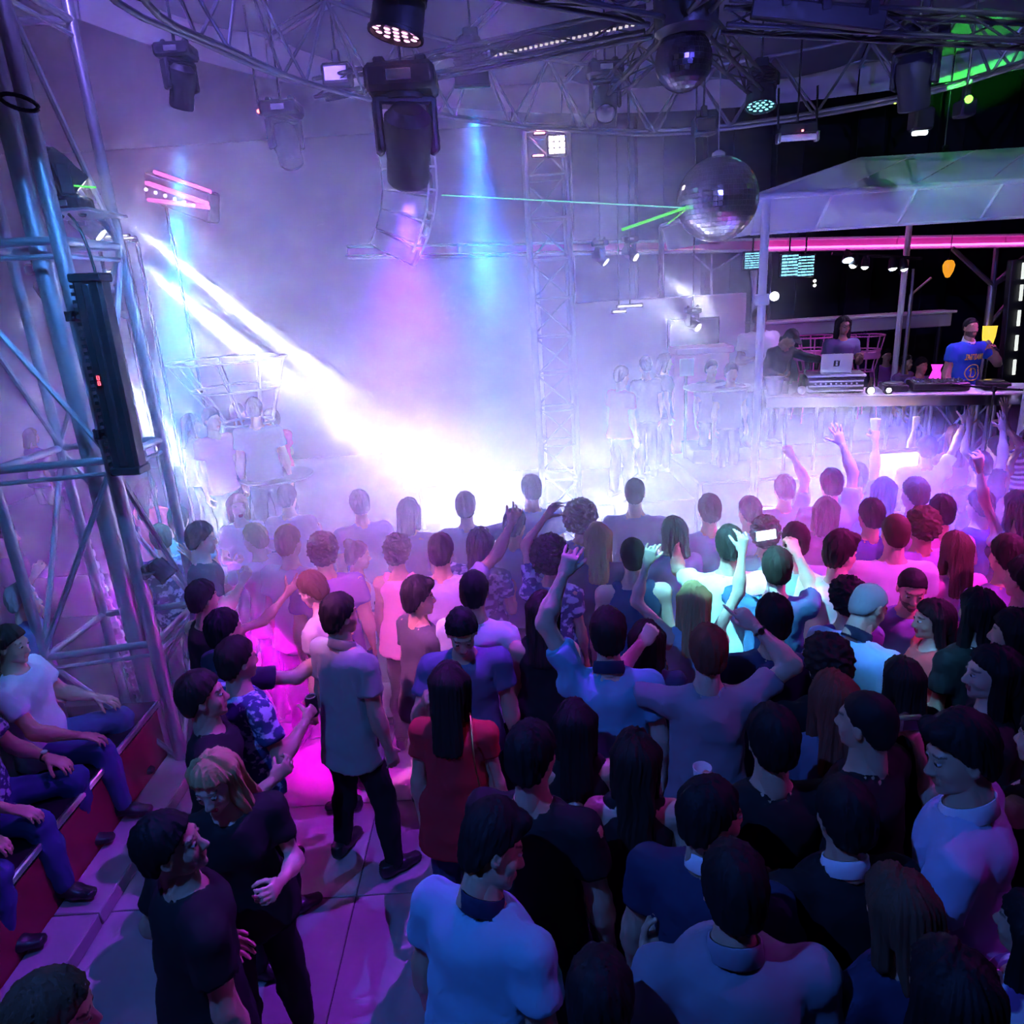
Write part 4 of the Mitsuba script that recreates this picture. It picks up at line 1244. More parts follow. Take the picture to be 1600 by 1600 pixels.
# ------------------------------------------------------------------ mirror balls and lasers
def mirror_ball(label, c, r, rows, mat, wire_to):
    t = thing('mirror_ball', label, 'mirror ball')
    part(t, 'core', xf(trimesh.creation.icosphere(3, r * .965), None, c), 'black_plastic', smooth=True)
    fac = []
    for i in range(rows):
        la0, la1 = math.pi * (i + .06) / rows - math.pi / 2, math.pi * (i + .94) / rows - math.pi / 2
        m = max(6, int(2 * rows * math.cos((la0 + la1) / 2)))
        for j in range(m):
            b0, b1 = 2 * np.pi * (j + .05) / m, 2 * np.pi * (j + .95) / m
            q = np.array([(math.cos(la) * math.cos(b), math.cos(la) * math.sin(b), math.sin(la)) for la, b in ((la0, b0), (la0, b1), (la1, b1), (la1, b0))]) * r
            q = q + np.random.RandomState(i * 97 + j).randn(3) * 0 + 0
            fac.append(q)
    v = np.vstack(fac)
    rs = np.random.RandomState(5)
    v = v + np.repeat(rs.randn(len(fac), 3) * r * .0, 4, 0)
    f = np.arange(len(v)).reshape(-1, 4)
    k = part(t, 'mirror_facets', xf(trimesh.Trimesh(v, np.vstack([f[:, [0, 1, 2]], f[:, [0, 2, 3]]]), process=False), None, c), mat, smooth=False)
    labels[k] = {'label': 'small square mirror facets', 'kind': 'stuff'}
    part(t, 'cap', lathe([(0, r * .97), (r * .16, r * .97), (r * .16, r * 1.06), (r * .06, r * 1.12), (0, r * 1.14)], 16, at=c), 'chrome', smooth=35)
    part(t, 'wire', tube(np.asarray(c) + V(0, 0, r * 1.1), wire_to, .006, 6), 'steel')


BALL = ony(1121, 312, 6.6)
mirror_ball('large silver mirror ball hanging in front of the DJ canopy', BALL, .345, 26, 'mirror', (BALL[0], BALL[1], 4.83 + .3))
db = ony(1068, 95, 5.0)
mirror_ball('small dark mirror ball under the black hub', db, .175, 18, 'dark_mirror', (db[0], db[1], HUB[2] - .12))


def laser(label, a, b, r, colour, power):  # glowing tube in place of beam light scattered by the smoke
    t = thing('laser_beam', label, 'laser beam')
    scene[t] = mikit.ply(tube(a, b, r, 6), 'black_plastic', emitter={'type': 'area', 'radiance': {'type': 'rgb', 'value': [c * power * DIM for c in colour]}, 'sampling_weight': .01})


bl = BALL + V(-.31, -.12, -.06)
laser('thin turquoise glowing tube for the laser beam through the smoke to the mirror ball', ony(690, 305, 6.3), bl, .006, (.2, .9, .75), .9)
laser('short bright green glowing tube for the laser beam thrown back by the mirror ball', ony(972, 359, 6.35), bl, .014, (.15, .95, .1), 1.0)
laser('faint second green glowing tube for the beam thrown back by the mirror ball', ony(1043, 350, 6.35), bl + V(0, 0, -.02), .006, (.2, .9, .1), .7)
laser('short green glowing tube for a laser line beside the beam light on the tower', ony(112, 290, 4.9), ony(150, 293, 4.9), .006, (.1, 1, .1), 1.6)
gl = thing('laser_projector', 'small green laser projector hanging on the ring truss at the right', 'stage light')
c = ony(1507, 170, 6.1)
part(gl, 'housing', boxm(c, (.12, .14, .12), bev=.015), 'black_metal')
part(gl, 'bracket', boxm(c + V(0, 0, .1), (.05, .05, .12), bev=.008), 'black_metal')
support(gl, c + V(0, 0, .12))
glow(gl, 'aperture', xf(trimesh.creation.icosphere(1, .03), None, c + V(-.02, -.07, .05)), (.15, 1, .05), 5)
spot('green', c + V(0, .1, .14), ony(1510, 84, 10.0), (0.05, 1, 0.05), 150, 7.5, .85)
spot('green_roof', c + V(.0, .1, -.08), ony(1490, 262, 8.8), (0.1, 1, 0.25), 3, 20)
def near_ring(x, y):
    qs = np.array([ringpt(s, o_, z_) for s in np.linspace(.3, .75, 400) for o_, z_ in ((-.1, 4.79), (.1, 4.86))])
    v = qs - EYE
    w = v @ FWD
    return qs[np.argmin((800 + FOC * (v @ EX) / w - x) ** 2 + (800 + FOC * (v @ ED) / w - y) ** 2)]


for i, (x, y, d) in enumerate(((1425, 189, 6.6), (1404, 180, 6.8), (1366, 143, 7.2))):  # spots of laser light put in as small glowing balls
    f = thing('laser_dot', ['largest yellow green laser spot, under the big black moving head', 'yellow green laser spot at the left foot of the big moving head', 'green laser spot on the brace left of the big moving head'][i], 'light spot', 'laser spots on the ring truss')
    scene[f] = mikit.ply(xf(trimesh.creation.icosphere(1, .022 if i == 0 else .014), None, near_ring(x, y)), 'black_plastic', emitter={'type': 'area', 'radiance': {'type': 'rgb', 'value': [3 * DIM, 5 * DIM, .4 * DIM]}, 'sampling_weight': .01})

# line array speaker in the smoke
la = thing('line_array', 'curved hanging line array speaker, pale edge frame showing in the violet smoke', 'loudspeaker')
pts = [ony(672, 225, 8.0), ony(676, 262, 8.0), ony(678, 298, 8.0), ony(674, 334, 8.0), ony(664, 370, 8.0), ony(652, 398, 8.0)]
for i in range(5):
    a, b = pts[i], pts[i + 1]
    Fm = frame(b - a, (0, 1, 0))
    L = np.linalg.norm(b - a)
    cab = part(la, 'cabinet', boxm((a + b) / 2 + V(-.28, .1, 0), (.5, .34, L * .95), R=Fm, bev=.02), 'black_metal')
    for sx, sw in ((.085, .02), (-.0, .02)):
        part(cab, 'side_rail', boxm((a + b) / 2 + Fm[:, 0] * (sx - .04) + V(0, -.08, 0), (sw, .02, L), R=Fm), 'white_paint')
    part(cab, 'rung', boxm(a + V(0, -.08, 0), (.1, .02, .02), R=Fm), 'white_paint')
part(la, 'fly_bar', boxm(pts[0] + V(-.2, .05, .06), (.6, .08, .06), bev=.01), 'black_metal')
part(la, 'hanger', tube(pts[0] + V(-.2, .05, .06), pts[0] + V(-.2, .05, 1.6), .01, 6), 'steel')

# ------------------------------------------------------------------ the stage, the DJ's table and its canopy
STZ, DJZ = .85, 1.04
struct('stage_floor', boxm((6.4, 10.75, STZ / 2), (8.0, 4.1, STZ), bev=.02), 'dark_wall')
for i in range(5):
    struct('trim_stage', boxm((2.45 + .8 + i * 1.6, 8.685, STZ / 2), (1.58, .025, STZ - .06), bev=.004), 'black_plastic')

TH = 1.84
struct('dj_riser_floor', boxm((4.05, 10.75, (STZ + DJZ) / 2), (2.9, 2.2, DJZ - STZ), bev=.01), 'dark_wall')
TA, TB = ony(1199, 601, 9.0), ony(1612, 616, 8.15)
TA[2] = TB[2] = TH
td = unit(TB - TA)
tn = np.array([-td[1], td[0], 0])
TBL = np.stack([td, tn, V(0, 0, 1)], 1)


def tp(u, w, z=0.0):
    """A point on the DJ's table: u along its front edge from the left, w back from the edge, z above the top."""
    return TA + td * u + tn * w + V(0, 0, z)


TL = np.linalg.norm(TB - TA)
tb = thing('dj_table', 'long DJ table with a white top and a bright metal front edge on truss legs', 'table')
part(tb, 'top', boxm(tp(TL / 2, .35, -.02), (TL, .7, .04), R=TBL, bev=.006), 'white_paint')
part(tb, 'front_rail', boxm(tp(TL / 2, .01, -.075), (TL, .03, .13), R=TBL, bev=.008), 'chrome', label='bright metal front rail')
for u in (.25, .62, 1.05, 1.45):
    part(tb, 'leg', tube(tp(u, .12, -.04), tp(u, .12, -TH + .01), .022, 10), 'steel')
for u in (1.75, 2.42):
    for du, dw in ((0, .1), (.17, .1), (0, .27), (.17, .27)):
        part(tb, 'leg', tube(tp(u + du, dw, -.04), tp(u + du, dw, -TH + .01), .024, 10), 'steel')
    for q in range(8):
        z0, z1 = -.06 - .24 * q, -.06 - .24 * (q + 1)
        a, b = (0, .17) if q % 2 else (.17, 0)
        part(tb, 'brace', tube(tp(u + a, .1, z0), tp(u + b, .1, z1), .011, 6), 'steel')
        part(tb, 'brace', tube(tp(u + a, .27, z0), tp(u + b, .27, z1), .011, 6), 'steel')
part(tb, 'brace', tube(tp(1.95, .15, -.1), tp(2.42, .15, -.75), .013, 6), 'steel')
part(tb, 'brace', tube(tp(1.95, .15, -.75), tp(2.42, .15, -.1), .013, 6), 'steel')
for u in (3.05,):
    part(tb, 'leg', tube(tp(u, .1, -.04), tp(u, .1, -TH + .01), .026, 10), 'steel')

# what stands on it
fc = thing('flight_case', 'low black and silver equipment rack on the DJ table under the laptop', 'equipment rack')
c = tp(.83, .38, .11)
part(fc, 'body', boxm(c, (.66, .42, .2), R=TBL, bev=.01), 'black_plastic')
for q, dz in enumerate((-.07, -.01, .05)):
    part(fc, 'silver_strip', boxm(c - tn * .213 + V(0, 0, dz), (.64, .012, .022), R=TBL, bev=.003), 'silver')
for q in range(9):
    part(fc, 'knob', lathe([(0, 0), (.012, 0), (.011, .016), (0, .016)], 10, frame(-tn), c - tn * .215 + td * (q - 4) * .06 + V(0, 0, .02)), 'chrome', smooth=35)
part(fc, 'lid', boxm(c + V(0, 0, .115), (.69, .45, .03), R=TBL, bev=.008), 'silver')
lp = thing('laptop', 'open silver laptop on the equipment rack, back of its screen to the crowd', 'laptop')
c = tp(.83, .36, .245)
part(lp, 'keyboard_base', boxm(c, (.36, .25, .016), R=TBL, bev=.005), 'silver')
SR = TBL @ trimesh.transformations.rotation_matrix(math.radians(12), (1, 0, 0))[:3, :3]
sc_ = c + V(0, 0, .13) - tn * .12
part(lp, 'screen', boxm(sc_, (.37, .012, .25), R=SR, bev=.005), 'silver')
em = part(lp, 'emblem', boxm(sc_ - SR[:, 1] * .0075, (.07, .003, .075), R=SR, bev=.001), 'black_plastic', label='dark sticker with a white mark')
part(em, 'mark', cat([lathe([(0, 0), (.013, 0), (.013, .002), (0, .002)], 14, frame(-SR[:, 1]), sc_ - SR[:, 1] * .0095 + SR[:, 2] * .018), boxm(sc_ - SR[:, 1] * .0098 - SR[:, 2] * .014, (.024, .002, .03), R=SR)]), 'white_paint')
mx = thing('mixer', 'dark DJ mixer with rows of knobs on the table in front of the singer', 'mixer')
c = tp(2.02, .36, .06)
part(mx, 'body', boxm(c, (.62, .4, .1), R=TBL, bev=.015), 'black_plastic')
for q in range(10):
    for w in (-.1, 0, .1):
        part(mx, 'knob', lathe([(0, 0), (.013, 0), (.011, .022), (0, .022)], 8, at=c + td * (q - 4.5) * .058 + tn * w + V(0, 0, .05)), 'chrome', smooth=35)
for u, l in ((1.78, 'round black player jog deck left of the mixer'), (2.43, 'round black player jog deck right of the mixer')):
    d_ = thing('deck_player', l, 'deck player')
    part(d_, 'body', boxm(tp(u + (-.25 if u < 2 else .2), .36, .05), (.28, .36, .08), R=TBL, bev=.012), 'black_plastic')
    part(d_, 'platter', lathe([(0, 0), (.11, 0), (.115, .012), (.1, .018), (0, .018)], 24, at=tp(u + (-.25 if u < 2 else .2), .36, .09)), 'chrome', smooth=35)
for i, (u, l) in enumerate(((1.22, 'round white hot lamp on the DJ table beside the equipment rack'), (1.42, 'smaller white lamp on the DJ table left of the mixer'))):
    f = thing('table_lamp', l, 'stage light')
    c = tp(u, .06, .05)
    part(f, 'housing', lathe([(0, -.06), (.05, -.06), (.055, 0), (.045, .005), (0, 0)], 16, frame(V(-.15, -1, .1)), c), 'black_metal', smooth=35)
    glow(f, 'lens', lathe([(0, .014), (.035 - .01 * i, .01), (.045 - .01 * i, 0), (0, 0)], 16, frame(V(-.15, -1, .1)), c - tn * .004), (1, 1, 1), 25, smooth=True)
ib = thing('ice_bucket', 'white ribbed ice bucket at the left end of the DJ table', 'bucket')
part(ib, 'bucket', lathe([(0, 0), (.085, 0), (.09, .01), (.115, .2), (.12, .215), (.11, .21), (.085, .02), (0, .02)], 24, at=tp(.1, .25, .0)), 'white_paint', smooth=35)
part(ib, 'rim', lathe([(.112, .2), (.124, .2), (.124, .22), (.112, .22), (.112, .2)], 24, at=tp(.1, .25, .0)), 'chrome', smooth=35)
for i, (u, w, h, m) in enumerate(((.23, .2, .17, 'clear_glass'), (.3, .16, .13, 'clear_glass'), (.36, .3, .15, 'clear_glass'))):
    g = thing('glass', ['tall glass right beside the ice bucket', 'short glass between two taller ones near the ice bucket', 'glass farthest from the ice bucket, before the headphones'][i], 'glass')
    scene[g] = mikit.ply(lathe([(0, 0), (.032, 0), (.038, h), (.034, h), (.029, .008), (0, .008)], 18, at=tp(u, w, .001)), m, smooth=35)
hp = thing('headphones', 'grey headphones lying at the left of the DJ table', 'headphones')
for q, (u, w) in enumerate(((.42, .12), (.53, .22))):
    e = part(hp, 'ear_cup', lathe([(0, 0), (.05, 0), (.055, .015), (.05, .04), (.03, .048), (0, .048)], 20, frame(V(-.2, -1, .35)), tp(u, w, .06)), 'silver', smooth=35)
    part(e, 'pad', lathe([(.025, -.006), (.048, -.006), (.052, .004), (.025, .004), (.025, -.006)], 20, frame(V(-.2, -1, .35)), tp(u, w, .06)), 'black_plastic')
part(hp, 'headband', sweep([tp(.42, .16, .1) + td * .11 * t + tn * .08 * t + V(0, .05 * math.sin(math.pi * t), .11 * math.sin(math.pi * t)) for t in np.linspace(0, 1, 12)], .012, 8), 'black_plastic')
bt_ = thing('bottle', 'dark green bottle standing behind the headphones on the DJ table', 'bottle')
scene[bt_] = mikit.ply(lathe([(0, 0), (.036, 0), (.038, .01), (.038, .16), (.015, .22), (.014, .28), (0, .28)], 18, at=tp(.49, .48, 0)), 'bottle_green', smooth=35)
ms = thing('microphone_stand', 'black microphone stand with a boom across the right end of the DJ table', 'microphone stand')
b0 = tp(2.5, -.1, -TH)
part(ms, 'pole', tube(b0 + V(0, 0, .03), b0 + V(0, 0, TH + .07), .014, 10), 'black_metal')
part(ms, 'foot', lathe([(0, 0), (.16, 0), (.15, .025), (.02, .035), (0, .035)], 20, at=b0), 'black_metal', smooth=35)
part(ms, 'boom', tube(b0 + V(-.35, .05, TH + .12), b0 + V(.45, -.02, TH + .02), .011, 8), 'black_metal')
part(ms, 'microphone', lathe([(0, -.1), (.014, -.1), (.02, 0), (.026, .03), (.02, .055), (0, .06)], 14, frame(V(-1, .1, .15)), b0 + V(-.42, .055, TH + .13)), 'black_plastic', smooth=35)
part(ms, 'clutch', boxm(b0 + V(0, 0, TH + .07), (.05, .05, .07), bev=.01), 'black_plastic')
cloth_ = thing('towel', 'white folded towel at the right end of the DJ table', 'towel')
scene[cloth_] = mikit.ply(boxm(tp(2.92, .3, .03), (.4, .3, .05), R=TBL, bev=.02), 'white_fabric')

# canopy over the DJ
cn = thing('canopy', 'white fabric canopy over the DJ with a hanging front valance', 'canopy')
EL, ER = ony(1183, 299, 8.0), ony(1660, 286, 8.0)
EZ = (EL[2] + ER[2]) / 2
EL[2] = ER[2] = EZ
RL, RR = ony(1342, 246, 9.6), ony(1700, 246, 9.6)
RR[2] = RL[2]
BL, BR = EL + V(-.25, 3.4, 0), ER + V(.3, 3.4, 0)
part(cn, 'eave_tube', tube(EL, ER, .035, 12), 'white_paint')
part(cn, 'eave_tube', tube(EL, BL, .035, 12), 'white_paint')


def sheet(a, b, c, d, n=8, m=6, sag=.05):
    vs = []
    for i in range(n):
        for j in range(m):
            u, w = i / (n - 1), j / (m - 1)
            p = (a * (1 - u) + b * u) * (1 - w) + (d * (1 - u) + c * u) * w
            vs.append(p - V(0, 0, sag * math.sin(math.pi * u) * math.sin(math.pi * w)))
    fs = [(i * m + j, (i + 1) * m + j, (i + 1) * m + j + 1, i * m + j + 1) for i in range(n - 1) for j in range(m - 1)]
    return np.array(vs), np.array(fs)


for i in range(4):
    f0, f1 = i / 4 + .002, (i + 1) / 4 - .002
    part(cn, 'roof_panel', sheet(EL + (ER - EL) * f0, EL + (ER - EL) * f1, RL + (RR - RL) * f1, RL + (RR - RL) * f0), 'white_fabric', smooth=True)
    part(cn, 'roof_panel', sheet(BL + (BR - BL) * f0, BL + (BR - BL) * f1, RL + (RR - RL) * f1, RL + (RR - RL) * f0), 'white_fabric', smooth=True)
part(cn, 'roof_panel', sheet(EL, BL, RL, RL), 'white_fabric', smooth=True)
# the valance leans in a little and is sewn in panels
drop = .32
vx = [EL + (ER - EL) * f for f in (0, .245, .52, .8, 1.02)]
for i in range(4):
    a, b = vx[i] + V(.012, -.01, -.03), vx[i + 1] + V(-.012, -.01, -.03)
    part(cn, 'valance_panel', sheet(a, b, b + V(-.09, .16, -drop), a + V(-.09 if i else 0, .16, -drop), 10, 5, .03), 'white_fabric', smooth=True)
    part(cn, 'seam', tube(b + V(.01, -.012, 0), b + V(-.08, .148, -drop), .014, 6), 'white_paint')
part(cn, 'valance_panel', sheet(EL + V(-.01, .02, -.03), BL + V(0, 0, -.03), BL + V(.1, 0, -drop - .03), EL + V(.1, .16, -drop - .03), 8, 4, .02), 'white_fabric', smooth=True)
part(cn, 'hem_tube', tube(vx[0] + V(0, .16, -drop - .03), vx[4] + V(-.08, .16, -drop - .03), .02, 8), 'white_paint')
part(cn, 'post', tube(V(2.885, 8.02, 0), V(2.885, 8.02, EZ), .045, 16), 'white_paint', label='white front post')
part(cn, 'post_joint', boxm(V(2.885, 8.02, 3.08), (.13, .13, .12), bev=.015), 'white_paint')
part(cn, 'post', tube(V(ER[0], 8.02, 0), V(ER[0], 8.02, EZ), .045, 16), 'white_paint')
for p in (BL, BR):
    part(cn, 'post', tube(V(p[0], p[1], 0), p, .045, 12), 'white_paint')

# the long flat roof behind, edged in magenta light
fr = thing('back_canopy', 'long flat canopy roof behind the stage with a magenta lit edge', 'canopy')
y0 = 11.6
FL, FR = ony(545, 412, y0), ony(1640, 377, y0)
za, zb = ony(820, 398, y0), ony(1600, 384, y0)
fz = lambda x: za[2] + (zb[2] - za[2]) * (x - za[0]) / (zb[0] - za[0])
xs_ = np.linspace(FL[0], FR[0] + 1.0, 8)
for i in range(7):
    a, b = xs_[i] + .004, xs_[i + 1] - .004
    Rf = frame(V(b - a, 0, fz(b) - fz(a)), (0, 0, 1))
    m_ = V((a + b) / 2, y0, fz((a + b) / 2))
    part(fr, 'roof_panel', boxm(m_ + V(0, 1.0, .16), (2.1, .04, b - a), R=Rf, bev=.008), 'white_fabric')
    part(fr, 'fascia', boxm(m_ + V(0, 0, .08), (.03, .15, b - a), R=Rf, bev=.006), 'pink_panel')
fp = lambda x, dy=0, dz=0: V(x, y0 + dy, fz(x) + dz)
part(fr, 'edge_tube', tube(fp(xs_[0]), fp(xs_[-1]), .026, 10), 'white_paint')
glow(fr, 'light_tube', tube(fp(4.1, -.10, .03), fp(xs_[-1], -.10, .03), .016, 8), (1, .1, .75), 5, 'magenta light tube', weight=.5)
glow(fr, 'light_tube', tube(fp(-2.3, -.09, .03), fp(3.2, -.09, .03), .008, 8), (1, .5, .8), 1.2)
for x in (.62,):
    part(fr, 'post', tube(V(x, y0 + .1, 0), fp(x, .1), .04, 10), 'white_paint')


def yarm(y, foot, fork, arms, r, m='steel'):
    f, k = ony(*foot, y), ony(*fork, y)
    f0 = V(f[0], y, STZ)
    part(fr, 'post', tube(f0, k, r, 12), m)
    for a in arms:
        part(fr, 'strut', tube(k, ony(*a, y), r * .62, 8), m)


yarm(11.2, (1542, 540), (1551, 446), ((1488, 388), (1557, 388), (1605, 398), (1592, 420)), .06)
part(fr, 'strut', tube(ony(1545, 508, 11.2), ony(1582, 464, 11.2), .035, 8), 'steel')
yarm(11.3, (1414, 560), (1424, 460), ((1427, 420), (1455, 434)), .03)
yarm(11.3, (1180, 520), (1178, 470), ((1172, 392), (1183, 392)), .05)
yarm(11.3, (1113, 520), (1112, 424), ((1082, 397), (1112, 397), (1155, 397)), .022)

# the bar behind
bc = thing('bar_counter', 'long pale counter front running behind the DJ', 'counter')
a, b = ony(1188, 504, 11.4), ony(1492, 510, 11.4)
part(bc, 'front', boxm((a + b) / 2 + V(0, .15, -.02), (abs(b[0] - a[0]), .1, .2), bev=.01), 'plaster')
part(bc, 'top', boxm((a + b) / 2 + V(0, .3, .1), (abs(b[0] - a[0]) + .1, .5, .04), bev=.01), 'white_paint')
for f in (.04, .35, .65, .96):
    q = a + (b - a) * f
    part(bc, 'support', tube(V(q[0], q[1] + .2, STZ), V(q[0], q[1] + .2, a[2] - .1), .04, 8), 'black_metal')
b2 = thing('bar_counter', 'pink lit bar counter left of the white canopy post', 'counter')
a, b = ony(1055, 548, 10.2), ony(1146, 552, 10.2)
w = b[0] - a[0]
part(b2, 'top', boxm((a + b) / 2 + V(0, .2, .02), (w, .5, .1), bev=.015), 'pink_panel')
part(b2, 'front', boxm((a[0] + w / 2, a[1] + .28, (a[2]) / 2), (w * .97, .3, a[2] - .04), bev=.01), 'pink_panel')
wb = thing('menu_card', 'small bright white card standing in front of the pink bar', 'card')
c = ony(1073, 574, 10.0)
part(wb, 'card', boxm(c, (.2, .012, .24), bev=.003), 'white_paint')
part(wb, 'stand', boxm((c[0], c[1] + .03, c[2] / 2 - .06), (.04, .03, c[2] - .12), bev=.005), 'black_metal')
tv = thing('television', 'dark wide television on the wall above the pink bar', 'television')
c = ony(1084, 520, 10.8)
part(tv, 'frame', boxm(c + V(0, .04, 0), (.78, .06, .42), bev=.012), 'black_plastic')
part(tv, 'screen', boxm(c, (.73, .02, .37), bev=.003), 'black_plastic')
part(tv, 'bracket', boxm(c + V(0, .12, 0), (.2, .12, .2), bev=.01), 'black_metal')
struct('wall_bar', boxm((2.4, 10.98, 1.55), (2.6, .1, 3.1), bev=.01), 'plaster')
t2 = thing('side_table', 'round white table top left of the canopy post in the smoke', 'table')
c = ony(1120, 603, 9.6)
part(t2, 'top', lathe([(0, -.03), (.42, -.03), (.45, -.015), (.44, 0), (0, 0)], 32, at=c), 'white_paint', smooth=35)
part(t2, 'leg', tube((c[0], c[1], .02), c - V(0, 0, .03), .05, 12), 'steel')
part(t2, 'foot', lathe([(0, 0), (.3, 0), (.28, .02), (.05, .04), (0, .04)], 24, at=(c[0], c[1], 0)), 'steel', smooth=35)

# lit menu boards
for i, (x0, x1, ya, yb, l) in enumerate(((1222, 1246, 398, 431, 'lit cyan menu board with close lines of text, nearer the post'), (1248, 1271, 400, 431, 'lit cyan menu board with close lines of text, next to the spotlights'), (1164, 1190, 395, 419, 'cyan lit board half behind the white canopy post'))):
    f = thing('menu_board', l, 'screen')
    a, b = ony(x0, ya, 11.0), ony(x1, yb, 11.0)
    w, h = b[0] - a[0], a[2] - b[2]
    c = (a + b) / 2
    part(f, 'frame', boxm(c + V(0, .04, 0), (w + .04, .05, h + .04), bev=.008), 'black_plastic')
    rs = random.Random(i)
    ls = []
    for q in range(7):
        z = h * (.5 - (q + .5) / 7)
        x = -w / 2
        while x < w / 2 - .02:
            ww = min(rs.uniform(.03, .1), w / 2 - x)
            ls.append(boxm(c + V(x + ww / 2, 0, z), (ww * .85, .012, h / 7 * rs.uniform(.4, .75))))
            x += ww
    k = glow(f, 'text_line', cat(ls), (.25, .75, 1), 1.6, 'rows of unreadable glowing text')
    labels[k]['kind'] = 'stuff'
    part(f, 'hanger', tube(c + V(0, .04, h / 2), c + V(0, .04, h / 2 + .5), .012, 6), 'black_metal')

# spotlights at the back
bar = thing('lamp_bar', 'black pipe behind the stage carrying four white spotlights', 'pipe')
scene[bar] = mikit.ply(tube(ony(1300, 396, 11.0), ony(1440, 404, 11.0), .025, 8), 'black_metal')
for i, (x, y, d, s) in enumerate(((1325, 407, (-.1, -.6, -1), 1.5), (1332, 416, (-.55, -.25, -1), 1), (1351, 418, (-.2, -.25, -1), 1), (1395, 420, (0, -.25, -1), 1.15), (1413, 421, (.12, -.25, -1), 1))):
    f = thing('spotlight', ['blue white flood lamp at the end of the row behind the DJ', 'first small spotlight from the flood lamp behind the DJ', 'second small spotlight from the flood lamp behind the DJ', 'third small spotlight from the flood lamp behind the DJ', 'last small spotlight in the row behind the DJ'][i], 'stage light')
    c = ony(x, y, 10.9)
    Fm = frame(V(*d), (0, 1, 0))
    part(f, 'can', lathe([(0, -.16), (.04, -.16), (.055, -.1), (.06 * s, 0), (.05, -.005), (0, -.01)], 16, Fm, c), 'black_metal', smooth=35)
    part(f, 'bracket', tube(c - Fm[:, 2] * .1, c + V(0, .08, .16), .012, 6), 'black_metal')
    glow(f, 'lens', lathe([(0, .03), (.03 * s, .022), (.05 * s, 0), (0, -.002)], 14, Fm, c), ((.5, .7, 1), (.85, 1, 1))[i > 0], 14)
    if i:
        scene[f'light_teal_{i}'] = {'type': 'spot', 'to_world': T().look_at(origin=(c + V(*d) * .05).tolist(), target=(c + V(*d) * 2).tolist(), up=[0, 1, .1]), 'cutoff_angle': 5, 'beam_width': 3.5, 'intensity': {'type': 'rgb', 'value': [.9 * DIM, 4.5 * DIM, 4.5 * DIM]}, 'sampling_weight': .4}
for i, (x, y, yy, s, col, l) in enumerate(((1210, 463, 8.9, .055, (.95, 1, 1), 'small white lamp just right of the canopy post'), (1273, 439, 11, .022, (1, .95, .9), 'tiny warm light under the menu boards, upper of two'), (1273, 446, 11, .022, (1, .95, .9), 'tiny warm light under the menu boards, lower of two'))):
    f = thing('pilot_lamp', l, 'lamp')
    c = ony(x, y, yy)
    part(f, 'housing', boxm(c + V(0, .05, 0), (s * 2.2, .06, s * 1.6), bev=.006), 'black_metal')
    glow(f, 'bulb', xf(trimesh.creation.icosphere(2, s), None, c), col, 8)
ol = thing('paper_lantern', 'orange glowing lantern hanging in the dark right of the lamp row', 'lantern')
c = ony(1482, 420, 11.0)
glow(ol, 'shade', lathe([(0, -.13), (.03, -.12), (.07, -.04), (.085, .05), (.06, .11), (.02, .13), (0, .13)], 16, at=c), (1, .38, .02), .9, smooth=True)
part(ol, 'cap', lathe([(0, .125), (.03, .125), (.025, .15), (0, .15)], 12, at=c), 'black_metal')
part(ol, 'cord', tube(c + V(0, 0, .15), c + V(0, 0, .6), .005, 5), 'black_plastic')
yl = thing('wall_lamp', 'yellow glowing lamp behind the singer beside the forked post', 'lamp')
c = ony(1545, 526, 10.9)
glow(yl, 'shade', lathe([(0, -.2), (.05, -.2), (.09, .0), (.1, .16), (0, .16)], 16, at=c), (1, .6, .06), 1.3, smooth=True)
part(yl, 'stem', tube((c[0], c[1], STZ), c - V(0, 0, .2), .015, 6), 'black_metal')
ml = thing('table_light', 'magenta glowing lamp on the low table left of the singer', 'lamp')
c = ony(1463, 580, 10.4)
glow(ml, 'shade', lathe([(0, -.1), (.09, -.1), (.05, .02), (.08, .1), (0, .1)], 16, at=c), (1, .05, .8), 1.6, smooth=True)
part(ml, 'stem', tube((c[0], c[1], STZ), c - V(0, 0, .1), .03, 8), 'black_metal')
tt = thing('light_post', 'black post with white light segments at the right edge of the stage', 'light post')
a, b = ony(1596, 405, 9.2), ony(1578, 600, 9.2)
part(tt, 'post', boxm((a + b) / 2 + V(.0, .07, 0), (.2, .1, np.linalg.norm(a - b)), R=frame(a - b, (0, 1, 0)), bev=.01), 'black_metal')
for f in (.03, .2, .4, .6, .8):
    q = a + (b - a) * (f + .06)
    glow(tt, 'light_segment', boxm(q + V(.03, -.01, 0), (.035, .03, .2), R=frame(a - b, (0, 1, 0)), bev=.006), (.95, 1, .95), .9)
part(tt, 'foot', tube(b + V(0, .07, 0), (b[0], b[1] + .07, STZ), .03, 8), 'black_metal')
part(tt, 'foot', tube(ony(1577, 600, 9.27), ony(1577, 600, 9.27) - V(0, 0, .3), .02, 8), 'black_metal')

# the square light in the smoke before the stage
lx = thing('floodlight', 'square white hot floodlight above the heads in front of the stage', 'stage light')
c = ony(1402, 738, 6.9)
part(lx, 'housing', boxm(c + V(0, .05, 0), (.46, .07, .46), bev=.015), 'black_metal')
glow(lx, 'face', boxm(c, (.4, .03, .4), bev=.01), (1, .98, 1), 3.2, weight=.3)
part(lx, 'stand', tube((c[0], c[1] + .06, .02), c + V(0, .06, -.2), .022, 8), 'black_metal')
part(lx, 'foot', boxm((c[0], c[1] + .06, .012), (.4, .3, .02), bev=.005), 'black_metal')


